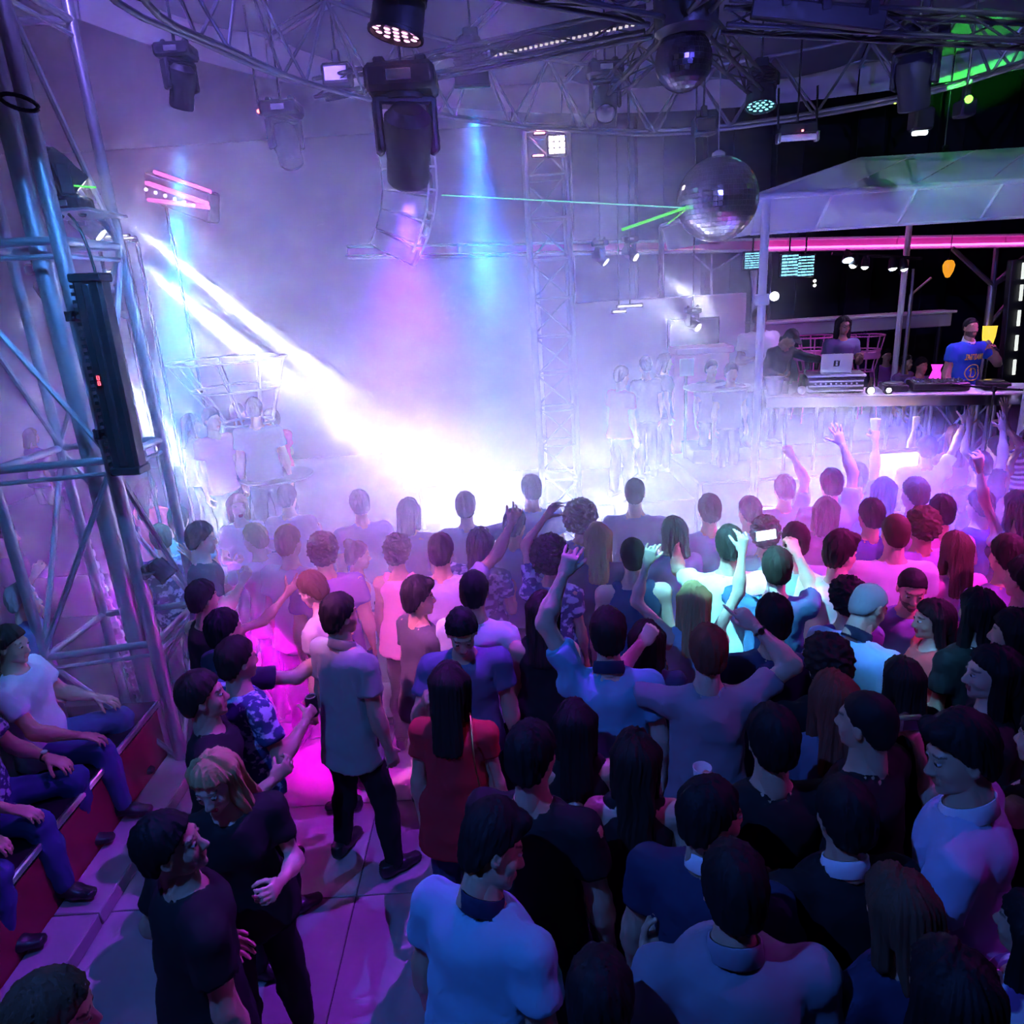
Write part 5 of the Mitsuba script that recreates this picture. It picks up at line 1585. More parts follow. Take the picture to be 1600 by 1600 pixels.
# ------------------------------------------------------------------ wire furniture
def wire_basket(label, top, bottom, r0, r1, n, mid, m, cushion=None, start=0.0, rw=.012):
    t = thing('wire_chair' if cushion else 'wire_cage', label, 'chair' if cushion else 'cage')
    top, bottom = np.asarray(top, float), np.asarray(bottom, float)
    ring_ = lambda c, r: [c + V(r * math.cos(a), r * math.sin(a), 0) for a in np.linspace(0, 2 * np.pi, 36, endpoint=False)]
    for f in [0, 1] + mid:
        c, r = top + (bottom - top) * f, r0 + (r1 - r0) * f
        part(t, 'hoop', sweep(ring_(c, r), rw * 1.25, 6, closed=True), m)
    for i in range(n):
        a = start + 2 * np.pi * i / n
        u = V(math.cos(a), math.sin(a), 0)
        part(t, 'bar', tube(top + u * r0, bottom + u * r1, rw, 6), m)
    if cushion:
        part(t, 'cushion', lathe([(0, -.05), (r0 * .8, -.05), (r0 * .84, 0), (r0 * .78, .05), (0, .06)], 24, at=top + (bottom - top) * .55), cushion, smooth=35)
    for i in range(4):
        a = start + np.pi / 4 + np.pi / 2 * i
        u = V(math.cos(a), math.sin(a), 0)
        part(t, 'leg', tube(bottom + u * r1, V(bottom[0], bottom[1], TERR if bottom[0] < 2 else DJZ) + u * (r1 + .1), rw, 6), m)
    return t


TERR = .52
c = ony(356, 562, 8.2)
wire_basket('white wire cage of tapering bars above the guests on the terrace', c, c + V(.1, 0, -.72), .64, .30, 9, [.45], 'white_paint')
c = ony(1270, 526, 11.25)
wire_basket('pink wire tub chair behind the man in the black cap', c, c + V(.02, 0, -.55), .34, .19, 10, [.35], 'pink_panel', 'pink_panel', rw=.011)
c = ony(1352, 524, 11.3)
wire_basket('pink wire tub chair behind the laptop', c, c + V(.02, 0, -.55), .28, .15, 9, [.4], 'pink_panel', 'pink_panel', .2, rw=.010)
t3 = thing('round_table', 'round dark table at the edge of the terrace in the smoke', 'table')
c = onz(432, 742, TERR + .95)
part(t3, 'top', lathe([(0, -.03), (.4, -.03), (.42, -.015), (.41, 0), (0, 0)], 32, at=c), 'black_plastic', smooth=35)
part(t3, 'leg', tube((c[0], c[1], .03), c - V(0, 0, .03), .04, 10), 'steel')
part(t3, 'foot', lathe([(0, 0), (.25, 0), (.24, .02), (.04, .04), (0, .04)], 24, at=(c[0], c[1], 0)), 'steel', smooth=35)

# ------------------------------------------------------------------ the people
BLK, NAVY, GRY, WHT, CYA, LBL, RED_, COR, JEAN, DKJ = (.006, .006, .007), (.02, .028, .07), (.2, .2, .21), (.62, .62, .63), (.2, .42, .55), (.3, .4, .55), (.42, .02, .03), (.7, .12, .1), (.04, .06, .14), (.015, .018, .03)
GRN, PNK, PUR, BGE, DGY = (.25, .29, .24), (.7, .3, .42), (.2, .1, .3), (.5, .42, .33), (.06, .06, .065)
people = {}
TALL = {'f5': 1.843, 'f6': 1.805, 'f7': 1.758, 'f8': 1.915, 'f9': 1.716, 'f10': 1.56, 'f12': 1.82, 'f13': 1.701, 'm3': 1.641, 'm4': 1.753, 'm5': 1.747, 'm6': 1.562, 'm8': 1.787, 'm9': 1.788, 'm10': 1.698, 'm11': 1.772, 'm14': 1.684, 'm17': 1.702, 'm18': 1.724, 'c1': 1.852, 'c5': 1.813, 'c7': 1.624, 'c8': 1.769, 'c9': 1.737, 'c10': 1.8, 'c12': 1.847, 'c13': 1.773, 'c14': 1.658, 'c15': 1.573, 'c16': 1.661, 'c17': 1.743, 'c18': 1.731, 'c19': 1.56, 'c20': 1.844, 'c21': 1.616, 'c22': 1.661, 'c23': 1.856, 'c25': 1.813, 'c26': 1.771, 'c27': 1.82, 'c28': 1.67, 'c32': 1.851, 's9': 1.669, 's10': 1.713, 's11': 1.759, 's12': 1.668, 's14': 1.723, 's15': 1.628, 's16': 1.657, 's18': 1.682, 's19': 1.637, 'h1': 1.789, 'h2': 1.674, 'h7': 1.726}


def add(key, label, x, y, **k):
    if key in TALL:
        k['h'] = TALL[key]
    people[key] = person(label, head=(x, y), **k)


# the two rows nearest the camera
add('f1', 'brown haired person at the bottom edge of the picture near the podium step', 82, 1592, yaw=65, hair='short', hc='brown', skin='fair', top=(.1, .04, .03), h=1.74, nod=10)
add('f2', 'man in a plain black t-shirt looking up to one side beside the podium step', 268, 1322, yaw=48, hyaw=30, nod=-12, h=1.74, top=BLK, bottom=BLK, L=((.35, -.25, -1), (-.35, .75, -.6), (-1, .2, 0), 'relaxed'), skin='tan', hem=.06, build=1.06)
add('f3', 'blonde long haired woman in black facing the camera near the podium step', 335, 1222, yaw=160, hyaw=25, tilt=10, nod=12, fem=True, hair='wavy', hc='blonde', skin='fair', top=BLK, sleeve='short', h=1.68, bottom=BLK, L='hold')
add('f4', 'man in a bright light blue polo shirt looking down at the open floor', 772, 1325, yaw=35, hyaw=45, nod=24, h=1.76, top=CYA, bottom=JEAN, collar=(.02, .03, .08), hair='quiff', lean=8, build=1.12, hem=.04)
add('f5', 'broad man in a grey blue polo with a raised collar seen from behind, bottom row', 1146, 1388, yaw=4, h=1.78, top=(.15, .18, .23), collar=(.2, .23, .3), bottom=DKJ, hair='short', build=1.2, nod=8, L='bent', R='bent')
add('f6', 'man in a dark navy shirt with a white collar turning to one side', 1112, 1275, yaw=30, hyaw=45, h=1.78, top=NAVY, collar=(.8, .8, .85), bottom=BLK, hair='short', build=1.1, L='down', R='hold')
add('f7', 'man in black with a white collar seen from behind, dark short hair', 1318, 1275, yaw=-6, h=1.8, top=BLK, collar=(.75, .75, .82), bottom=BLK, hair='short', build=1.08, nod=6, L=((.35, .6, -.6), (.05, .5, .9), (-1, .3, 0), 'fist'))
add('f8', 'man in a pale blue shirt looking sideways into the crowd, dark quiff', 1500, 1182, yaw=-48, hyaw=-35, h=1.78, top=(.34, .38, .58), collar=(.6, .6, .7), bottom=DKJ, hair='quiff', build=1.05, hem=.1, nod=10, L='hold')
add('f9', 'brown haired woman in dark clothes seen from behind, beside the white collared man in black', 1402, 1418, yaw=-12, fem=True, hair='bob', hc='brown', top=NAVY, h=1.68, bottom=BLK, sleeve='short', nod=8)
add('f10', 'person in a white and violet striped top cut by the picture corner', 1612, 1452, yaw=-30, fem=True, hair='long', hc='black', top=(.55, .5, .6), h=1.68, bottom=BLK, bsdf='striped')
add('f11', 'dark haired person in a bright blue white shirt at the bottom edge', 938, 1562, yaw=12, hair='short', top=(.4, .5, .72), h=1.72, bottom=BLK, nod=12)
add('f12', 'dark haired person with the head cut by the bottom edge near the corner', 1482, 1545, yaw=-5, fem=True, hair='long', hc='black', top=BLK, h=1.66, bottom=BLK, L='bent', R='down')
add('f13', 'woman at the right edge holding up a small camera with a bare arm', 1632, 1160, yaw=-25, fem=True, hair='long', hc='dark', top=BLK, sleeve='none', h=1.68, bottom=BLK, L=((.35, .55, -.15), (.15, .2, 1), (.2, 1, 0), 'grip'), skin='fair')
# the guests on the podium
person('man in a white t-shirt sitting on the podium, hands on his knee', head=(18, 1008), yaw=80, hyaw=10, legs='sit', z0=.12, h=1.8, top=(.5, .55, .62), bottom=(.05, .08, .22), hair='short', hc='dark', L='lap', R='knee', lean=-4, skin='tan', nod=10, build=1.1)
person('man in blue jeans with a wrist watch sitting at the left edge on the podium', at=(-3.22, 3.5), yaw=88, legs='sit', z0=.12, h=1.8, top=(.06, .1, .22), bottom=(.03, .06, .18), L='lap', R='knee', lean=-2, watch=-1, bsdf='floral')
person('man in blue jeans and dark shoes sitting nearest the camera on the podium', at=(-3.2, 2.72), yaw=86, legs='sit', z0=.12, h=1.84, top=BLK, bottom=(.03, .06, .18), L='knee', R='lap', lean=-3)
# middle left
add('m1', 'woman in a red top with long dark hair and a chain bag strap', 703, 1072, yaw=8, fem=True, hair='long', hc='dark', top=RED_, bottom=JEAN, h=1.7, sleeve='cap', hem=.08)
add('m2', 'man in a grey green polo and black trousers standing alone on the open floor', 532, 962, yaw=38, hyaw=8, h=1.78, top=GRN, bottom=BLK, hair='short', L='down', R='down', hem=.08, legs='wide', collar=(.2, .23, .19))
add('m3', 'man in a dark shirt turned to one side holding a bottle low beside his leg', 655, 935, yaw=55, hyaw=10, h=1.76, top=DGY, bottom=BLK, L='down', R=((.12, .05, -1), (.1, .25, -1), (-1, .3, 0), 'grip'), hair='quiff', hem=.06)
add('m4', 'man in a grey blue t-shirt facing the camera and looking down, beside the red top', 722, 988, yaw=175, nod=26, h=1.74, top=(.1, .12, .22), bottom=DKJ, hair='short', L='down', R='drink', skin='tan')
add('m5', 'man in a white shirt seen from behind between the red top and the blue polo', 742, 925, yaw=14, h=1.8, top=WHT, bottom=DKJ, hair='short', L='hold', R='down')
add('m6', 'woman in a white tank top with pinned up hair leaning sideways in pink light', 560, 868, yaw=55, hyaw=10, fem=True, hair='bun', hc='brown', top=WHT, sleeve='none', bottom=JEAN, h=1.72, skin='fair', L='down', R='bent', lean=8)
add('m7', 'fair person with a yellow lit shoulder looking down before the grey green polo', 488, 922, yaw=-70, nod=15, hair='short', hc='brown', fem=True, top=(.36, .34, .3), bottom=BLK, h=1.7, skin='fair', sleeve='cap')
add('m8', 'light haired person in a pale top lit from behind, left of the white tank top', 452, 848, yaw=20, hair='short', hc='blonde', top=(.55, .5, .5), bottom=BLK, h=1.74, skin='fair')
add('m9', 'dark haired dancer behind the pale top, head turned to the smoke', 505, 862, yaw=-15, hair='curly', hc='dark', top=PUR, bottom=BLK, h=1.73)
add('m10', 'woman with big curly hair and bare shoulders, a strap across her back', 622, 862, yaw=10, hair='curly', hc='black', fem=True, top=PNK, sleeve='none', bottom=BLK, h=1.74, skin='tan')
add('m11', 'man in a pale violet shirt seen from behind left of the bright arm', 690, 862, yaw=10, hair='short', hc='black', top=(.35, .3, .5), bottom=BLK, h=1.74, R=((.6, .6, .5), (.5, .3, 1), (-.3, 1, 0), 'wave'))
add('m12', 'woman in a patterned blouse dancing left of the raised arms', 752, 850, yaw=20, fem=True, hair='wavy', hc='dark', top=(.3, .3, .45), bottom=BLK, h=1.7, bsdf='floral', L='out', R='bent')
add('m13', 'woman with piled up dark hair, one arm swung over the bright smoke', 860, 872, yaw=15, fem=True, hair='afro', hc='dark', top=(.12, .1, .2), bottom=BLK, h=1.72, bsdf='floral', L=((.25, .4, 1), (-.55, .2, .75), (-.4, .6, -.4), 'relaxed'))
add('m14', 'woman with long dark hair in black beside the white shirt', 848, 955, yaw=10, fem=True, hair='long', hc='dark', top=BLK, sleeve='none', bottom=BLK, h=1.66)
add('m15', 'man in a dark shirt in profile at the left of the crowd', 316, 842, yaw=62, hair='short', hc='black', top=(.04, .06, .06), bottom=BLK, h=1.8, skin='fair', L='bent', R='drink', nod=5)
add('m16', 'woman in a pale pink top raising a lit pink arm toward the smoke', 398, 842, yaw=-70, fem=True, hair='short', hc='blonde', top=(.65, .45, .5), bottom=BLK, h=1.7, skin='fair', L=((.3, .8, -.1), (.2, .5, .9), (0, 1, 0), 'open'), R='bent')
add('m17', 'dark haired man with a blue patterned shirt holding a black can', 372, 1032, yaw=42, hair='short', hc='dark', top=(.1, .14, .3), bottom=BLK, h=1.74, L='down', R='hold', bsdf='floral')
add('m18', 'dark haired man in profile with a black shirt before the blue patterned shirt', 318, 1088, yaw=70, hair='short', hc='dark', top=BLK, bottom=BLK, h=1.72, skin='tan', R='hold', nod=-6)
add('m19', 'bare armed woman clapping beside the tower, face in shadow', 318, 935, yaw=35, hair='short', hc='black', top=BLK, sleeve='none', fem=True, bottom=BLK, h=1.68, L='bent', R=((.3, .9, .1), (.1, .9, .6), (-1, 0, 0), 'open'), skin='tan')
add('m20', 'man with an outspread hand in front of the pale pink top', 352, 985, yaw=40, hair='short', hc='black', top=(.02, .03, .05), bottom=BLK, h=1.7, R=((.4, .8, -.2), (.2, 1, .5), (0, .2, -1), 'open'))
add('m21', 'woman with an up lit face near the bright left of the crowd', 372, 792, yaw=150, fem=True, hair='bob', hc='blonde', top=(.6, .5, .55), bottom=BLK, h=1.66, skin='fair', L='bent', R='bent')
# centre
add('c1', 'man in a light blue polo with a dark collar raising one bare arm high', 950, 990, yaw=6, h=1.76, top=(.14, .36, .5), collar=(.02, .03, .07), bottom=DKJ, hair='short', hc='dark', L=((.5, .1, 1), (-.42, .15, 1), (-.2, 1, .0), 'wave'), R='down', skin='fair')
add('c2', 'fair reddish haired man in a grey t-shirt with both arms raised and pointing', 1106, 1018, yaw=5, h=1.8, top=(.25, .22, .27), bottom=DKJ, hair='short', hc='red', L=((.9, .5, .1), (-.95, .5, 1), (-.3, 1, 0), 'fist'), R=((.85, .45, .35), (-.95, .35, 1), (-.3, 1, 0), 'point'), skin='fair', watch=1)
add('c3', 'man in a dark blue vest seen from behind left of the raised cyan arms', 988, 868, yaw=2, h=1.78, top=(.03, .06, .14), sleeve='none', bottom=BLK, hair='crop', hc='dark', skin='fair')
add('c4', 'woman with long fair hair in dark clothes just left of the dark blue vest', 934, 842, yaw=5, fem=True, h=1.72, top=(.1, .1, .2), bottom=BLK, hair='long', hc='blonde')
add('c5', 'tall man in a white shirt lit brilliant cyan from behind', 1139, 852, yaw=6, h=1.86, top=(.7, .72, .74), bottom=DKJ, hair='short', hc='dark', L='fwd', R='bent', build=1.05)
add('c6', 'fair haired woman lit cyan with both arms bent over her head', 1083, 940, yaw=8, fem=True, h=1.68, top=(.3, .5, .55), sleeve='none', bottom=BLK, hair='long', hc='blonde', L=((.75, .2, .75), (-.3, .2, 1), (-.3, .8, 0), 'wave'), R=((.5, .2, .9), (.1, .2, 1), (-.3, .8, 0), 'wave'), skin='fair')
add('c7', 'dark haired dancer right behind the blue polo, face hidden', 1010, 1002, yaw=12, h=1.68, fem=True, top=(.03, .04, .1), bottom=BLK, hair='bob', hc='dark', sleeve='cap')
add('c8', 'person in dark blue filming with both hands, a lit phone over the heads', 1213, 888, yaw=10, h=1.7, top=(.04, .09, .2), bottom=BLK, hair='short', hc='dark', L=((.3, .9, .1), (-.45, .5, .9), (-.2, 1, 0), 'grip'), R=((.3, .9, .05), (-.35, .5, .9), (-.2, 1, 0), 'grip'), skin='fair')
add('c9', 'dim blue head just behind the lit phone', 1242, 846, yaw=5, h=1.76, top=LBL, bottom=BLK, hair='short', hc='dark')
add('c10', 'dark haired man in a dark blue shirt standing under the lit phone', 1208, 968, yaw=8, h=1.72, top=(.02, .03, .08), bottom=BLK, hair='short', hc='black')
add('c11', 'young man in a pink lit shirt in profile against the pink smoke', 1314, 865, yaw=58, hyaw=12, h=1.78, top=(.7, .55, .58), bottom=DKJ, hair='quiff', hc='dark', skin='fair', L='down', R='bent')
add('c12', 'tall man with cropped hair in a pale shirt, his head lit magenta', 1398, 832, yaw=8, h=1.86, top=(.55, .52, .6), bottom=DKJ, hair='crop', hc='brown', skin='fair')
add('c13', 'grey cropped older man in a light blue shirt leaning over to talk', 1358, 948, yaw=55, hyaw=20, nod=28, h=1.78, top=(.3, .45, .62), bottom=DKJ, hair='crop', hc='grey', skin='tan', collar=(.02, .02, .05), R='hold', lean=10)
add('c14', 'dark cropped man facing the camera between the older man and the woman in coral', 1425, 920, yaw=200, nod=14, h=1.78, top=(.2, .15, .4), bottom=DKJ, hair='crop', hc='black', skin='tan', beard=True)
add('c15', 'woman in a coral top with dark curls in profile talking to the older man', 1456, 968, yaw=-78, h=1.68, fem=True, top=COR, sleeve='cap', bottom=BLK, hair='bob', hc='black', skin='tan', L='bent', R='hold')
add('c16', 'woman with dark curly hair behind the older man in light blue', 1322, 935, yaw=0, h=1.7, fem=True, top=(.15, .05, .25), bottom=BLK, hair='curly', hc='black')
add('c17', 'woman with long reddish brown hair in a grey top, back to the camera', 1300, 1090, yaw=8, h=1.68, fem=True, top=(.12, .12, .2), bottom=BLK, hair='long', hc='red', sleeve='short')
add('c18', 'dark reddish head just behind the reddish brown hair', 1290, 1035, yaw=-6, h=1.7, top=BLK, bottom=BLK, hair='curly', hc='dark')
add('c19', 'woman with long brown hair in the dark below the coral top', 1408, 1062, yaw=-4, h=1.66, fem=True, top=BLK, bottom=BLK, hair='long', hc='dark', skin='tan')
add('c20', 'man in a black shirt with a magenta rimmed ear beside long haired women', 832, 1180, yaw=22, hyaw=14, h=1.78, top=BLK, bottom=BLK, hair='short', hc='black')
add('c21', 'woman with long black hair just right of the magenta rimmed ear', 898, 1132, yaw=4, h=1.68, fem=True, top=BLK, sleeve='none', bottom=BLK, hair='long', hc='black')
add('c22', 'woman with long dark auburn hair holding up a pink lit phone', 992, 1185, yaw=8, h=1.7, fem=True, top=BLK, sleeve='none', bottom=BLK, hair='wavy', hc='dark', L=((.35, .55, -.65), (-.05, .4, 1), (-.2, 1, 0), 'grip'), skin='fair')
add('c23', 'man in black with a cyan lit cup before his chest', 1205, 1155, yaw=-2, h=1.75, top=BLK, bottom=BLK, hair='short', hc='black', L='hold')
add('c25', 'dark haired woman in profile at the right edge, pale face', 1549, 1052, yaw=-62, hyaw=-12, h=1.7, fem=True, top=BLK, bottom=BLK, hair='long', hc='black', skin='fair')
add('c26', 'woman with long black hair in the dark right of the coral top', 1528, 955, yaw=-10, h=1.72, fem=True, top=BLK, bottom=BLK, hair='long', hc='black')
add('c27', 'dark haired woman at the right edge above the pale face', 1585, 992, yaw=-40, h=1.66, fem=True, top=BLK, bottom=BLK, hair='bob', hc='black', skin='tan')
add('c28', 'woman with long hair in magenta light behind the coral top', 1492, 858, yaw=4, h=1.72, fem=True, top=(.6, .25, .5), sleeve='cap', bottom=BLK, hair='long', hc='brown')
add('c30', 'violet lit head at the right edge of the smoke', 1572, 868, yaw=-6, h=1.76, top=PUR, bottom=BLK, hair='short', hc='dark')
add('c31', 'blue violet shirt at the right edge below the violet lit head', 1600, 905, yaw=-20, h=1.76, top=(.2, .15, .5), bottom=BLK, hair='short', hc='black')
add('c32', 'short man with a magenta lit ear in the dark under the coral top', 1352, 1128, yaw=-40, h=1.62, top=BLK, bottom=BLK, hair='crop', hc='black', skin='tan')
# heads in and before the bright smoke
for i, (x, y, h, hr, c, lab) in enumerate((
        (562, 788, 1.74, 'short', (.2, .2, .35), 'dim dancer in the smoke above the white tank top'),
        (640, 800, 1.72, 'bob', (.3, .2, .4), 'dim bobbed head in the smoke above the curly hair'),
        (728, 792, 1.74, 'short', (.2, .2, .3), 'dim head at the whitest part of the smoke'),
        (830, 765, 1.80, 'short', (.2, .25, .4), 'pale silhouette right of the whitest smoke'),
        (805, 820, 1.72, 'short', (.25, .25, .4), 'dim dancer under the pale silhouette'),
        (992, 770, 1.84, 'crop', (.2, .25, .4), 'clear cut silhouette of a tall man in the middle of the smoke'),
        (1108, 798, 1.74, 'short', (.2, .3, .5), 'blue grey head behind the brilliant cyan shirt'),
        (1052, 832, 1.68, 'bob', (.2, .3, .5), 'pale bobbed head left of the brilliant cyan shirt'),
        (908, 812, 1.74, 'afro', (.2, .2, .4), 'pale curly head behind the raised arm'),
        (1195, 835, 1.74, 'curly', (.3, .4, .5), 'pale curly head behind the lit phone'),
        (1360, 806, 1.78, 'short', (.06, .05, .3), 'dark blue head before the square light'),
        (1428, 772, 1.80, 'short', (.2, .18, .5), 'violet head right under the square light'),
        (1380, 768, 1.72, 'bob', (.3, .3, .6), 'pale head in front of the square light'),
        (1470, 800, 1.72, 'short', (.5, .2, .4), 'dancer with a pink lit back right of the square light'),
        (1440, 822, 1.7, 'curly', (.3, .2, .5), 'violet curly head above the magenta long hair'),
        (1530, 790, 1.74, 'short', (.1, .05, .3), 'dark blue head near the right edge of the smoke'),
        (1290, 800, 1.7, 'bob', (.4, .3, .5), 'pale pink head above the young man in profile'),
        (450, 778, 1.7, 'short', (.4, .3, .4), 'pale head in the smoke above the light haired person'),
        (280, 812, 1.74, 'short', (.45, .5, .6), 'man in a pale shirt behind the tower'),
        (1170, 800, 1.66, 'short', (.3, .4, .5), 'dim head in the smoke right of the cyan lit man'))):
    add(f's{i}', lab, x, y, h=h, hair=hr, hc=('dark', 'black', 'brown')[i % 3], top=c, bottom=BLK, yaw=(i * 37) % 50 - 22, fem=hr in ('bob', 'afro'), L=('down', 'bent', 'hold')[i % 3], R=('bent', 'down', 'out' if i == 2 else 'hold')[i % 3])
# dancers at the foot of the stage with their hands up
add('h1', 'dancer in the smoke with one open hand high under the DJ table', 1298, 757, h=1.76, yaw=5, top=LBL, bottom=BLK, L='bent', R=((.1, .25, 1), (-.35, .2, 1), (-.1, 1, 0), 'open'), skin='fair')
add('h2', 'dancer with a bare pink arm raised left of the open hand', 1225, 765, h=1.7, yaw=0, top=LBL, bottom=BLK, R=((.2, .3, 1), (-.5, .2, 1), (-.1, 1, 0), 'fist'), skin='fair')
add('h3', 'dancer holding a white cup high under the DJ table', 1338, 745, h=1.68, yaw=5, top=(.2, .3, .5), bottom=BLK, R=((.1, .3, 1), (.05, .2, 1), (-.1, 1, 0), 'grip'), skin='fair')
add('h4', 'woman with dark red hair at the foot of the stage, arms up', 1492, 682, h=1.74, yaw=8, fem=True, hair='long', hc='red', top=(.3, .08, .15), sleeve='none', bottom=BLK, L=((.9, .3, .4), (-.2, .2, 1), (-.3, .8, 0), 'fist'), R='bent', skin='tan')
add('h5', 'dancer in white with a watch reaching up left of the dark red hair', 1448, 702, h=1.7, yaw=14, top=WHT, bottom=BLK, hair='short', hc='black', L='bent', R=((.5, .4, .9), (.35, .3, 1), (-.1, 1, 0), 'open'), skin='tan', watch=1)
add('h6', 'dancer in an orange lit top with a bent arm right of the dark red hair', 1556, 700, h=1.72, yaw=-10, fem=True, hair='bun', hc='dark', top=(.5, .2, .06), sleeve='none', bottom=BLK, L=((.7, .2, .8), (-.3, .2, 1), (-.2, 1, 0), 'open'), R=((.7, .2, .7), (-.6, .2, .8), (-.2, 1, 0), 'wave'), skin='tan')
add('h7', 'dancer at the right edge with a long magenta arm stretched up', 1588, 792, h=1.7, yaw=-8, fem=True, hair='long', hc='black', top=BLK, sleeve='none', bottom=BLK, L=((.35, .25, 1), (.15, .15, 1), (-.2, 1, 0), 'wave'), skin='fair')
add('h8', 'dancer in a zebra striped top at the right edge before the stage', 1606, 690, h=1.72, yaw=-20, fem=True, hair='short', hc='black', top=(.6, .55, .6), bottom=BLK, L='up', bsdf='striped', skin='tan')
add('h9', 'dark haired dancer between the dark red hair and the magenta arm', 1530, 728, h=1.7, yaw=0, hair='short', hc='black', top=BLK, bottom=BLK, R='up', skin='tan')
# behind the tower and on the terrace
T_ = TERR
for i, (x, y, k) in enumerate((
        (300, 662, dict(label='fair person at the left end of the terrace group', hc='red', top=(.6, .3, .4), fem=True, hair='long', yaw=60)),
        (332, 656, dict(label='dark haired guest in pink, second in the terrace group', hc='black', top=(.55, .2, .4), hair='short', yaw=120)),
        (372, 646, dict(label='dark haired man in dark blue in the middle of the terrace group', hc='black', top=(.05, .07, .16), hair='short', yaw=30)),
        (398, 640, dict(label='grey blue figure standing tall at the back of the terrace group', hc='dark', top=(.15, .15, .3), hair='short', yaw=-10)),
        (424, 655, dict(label='guest in a bright pink shirt at the right end of the terrace group', hc='brown', top=(.8, .12, .3), hair='short', yaw=-60, L='hold', R='hold')))):
    k = dict(k)
    l = k.pop('label')
    person(l, head=(x, y), z0=T_, h=(1.62, 1.78, 1.62, 1.84, 1.6)[i], bottom=BLK, skin='fair', **k)
add('t1', 'person in a red top behind the tower legs', 232, 765, h=1.7, yaw=20, fem=True, hair='long', hc='brown', top=(.75, .1, .15), bottom=BLK, skin='fair')
add('t2', 'person in a teal and white patterned shirt close behind the tower', 252, 842, h=1.62, yaw=-30, hair='short', hc='brown', top=(.3, .55, .6), bottom=BLK, bsdf='floral', skin='fair')
add('t3', 'pale haired guest drinking beyond the tower mast', 50, 682, h=1.72, yaw=30, hair='bob', hc='blonde', fem=True, top=(.35, .3, .5), bottom=BLK, skin='fair', z0=.0)
add('t4', 'guest with a raised forearm at the left edge beyond the tower', 8, 838, h=1.7, yaw=70, hair='short', hc='dark', top=(.5, .2, .35), bottom=BLK, R='drink', skin='fair')
add('t5', 'grey haired man behind the seated white t-shirt', 38, 938, h=1.56, yaw=60, hair='short', hc='grey', top=(.12, .12, .25), bottom=BLK, skin='fair')
# behind the smoke
for i, (x, y, k) in enumerate((
        (972, 588, dict(label='guest in dark red behind the smoke right of the slim tower', top=(.5, .05, .1), yaw=60)),
        (1008, 572, dict(label='dark guest standing at the bar right of the guest in dark red', top=(.03, .03, .05), yaw=-20)),
        (1040, 566, dict(label='dark guest nearest the pink bar', top=(.05, .04, .06), yaw=90, hair='bob', fem=True)))):
    k = dict(k)
    l = k.pop('label')
    kk = dict(hair='short', hc='black')
    kk.update(k)
    person(l, head=(x, y), z0=.6, h=1.72, bottom=BLK, skin='tan', **kk)
for i, (x, y, l) in enumerate(((1112, 577, 'dark head of a guest before the pink bar'), (1143, 583, 'second head before the pink bar, next to the white shirt'))):
    person(l, head=(x, y), z0=.62, h=1.6, hair='short', hc='black', top=(.3, .2, .3), bottom=BLK, skin='tan', yaw=170)
struct('riser_floor', boxm((1.45, 9.75, .3), (2.5, 1.9, .6), bev=.01), 'dark_wall')

# on the stage
dj = {}
dj['white'] = person('big man in a white shirt standing at the white canopy post', head=(1188, 496), z0=DJZ, h=1.87, yaw=165, top=(.66, .66, .68), bottom=DKJ, hair='short', hc='black', build=1.3, skin='brown', L='down', R='bent', hem=.1)
dj['cap'] = person('man in black with a black cap bending over the DJ table', head=(1236, 528), z0=DJZ, h=1.67, yaw=150, lean=22, nod=25, top=BLK, bottom=BLK, hair='crop', hc='black', cap=(.01, .01, .012), skin='brown', L='fwd', R='bent', sleeve='long')
dj['dreads'] = person('DJ with long dark dreadlocks and sunglasses behind the laptop', head=(1318, 509), z0=DJZ, h=1.68, yaw=178, top=(.08, .09, .16), bottom=BLK, hair='dreads', hc='black', skin='brown', glasses=True, L='hold', R='hold')
dj['mc'] = person('singer in a blue basketball shirt shouting into a microphone', head=(1517, 512), z0=STZ, h=1.80, yaw=172, nod=-4, hyaw=8, top=(.02, .1, .5), bottom=(.02, .025, .05), hair='crop', hc='black', build=1.15, skin='tan', L=((.45, .45, -.65), (-.75, .35, 1.0), (-.8, .1, 0), 'grip'), R='down', hem=.1, collar=(.75, .75, .8), beard=True)
m = dj['mc']
mc = m['hand'][-1]
mic = thing('microphone', 'black hand microphone at the mouth of the singer in blue', 'microphone')
mv = unit(m['head'] + m['Rz'] @ V(0, .12, -.06) - mc)
part(mic, 'handle', lathe([(0, -.11), (.013, -.11), (.018, .03), (0, .03)], 12, frame(mv), mc), 'black_plastic', smooth=35)
part(mic, 'grille', lathe([(0, .03), (.02, .03), (.026, .055), (.02, .08), (0, .085)], 14, frame(mv), mc), 'steel', smooth=35)
# the print on the singer's shirt
Rz = m['Rz']
fwd_ = Rz @ V(0, 1, 0)
shirt = next(k for k in scene if k.startswith(m['root'] + '__shirt'))
tmv = meshkit.WRITTEN[scene[shirt]['filename']]
tms = trimesh.Trimesh(tmv[0], tmv[1], process=False)


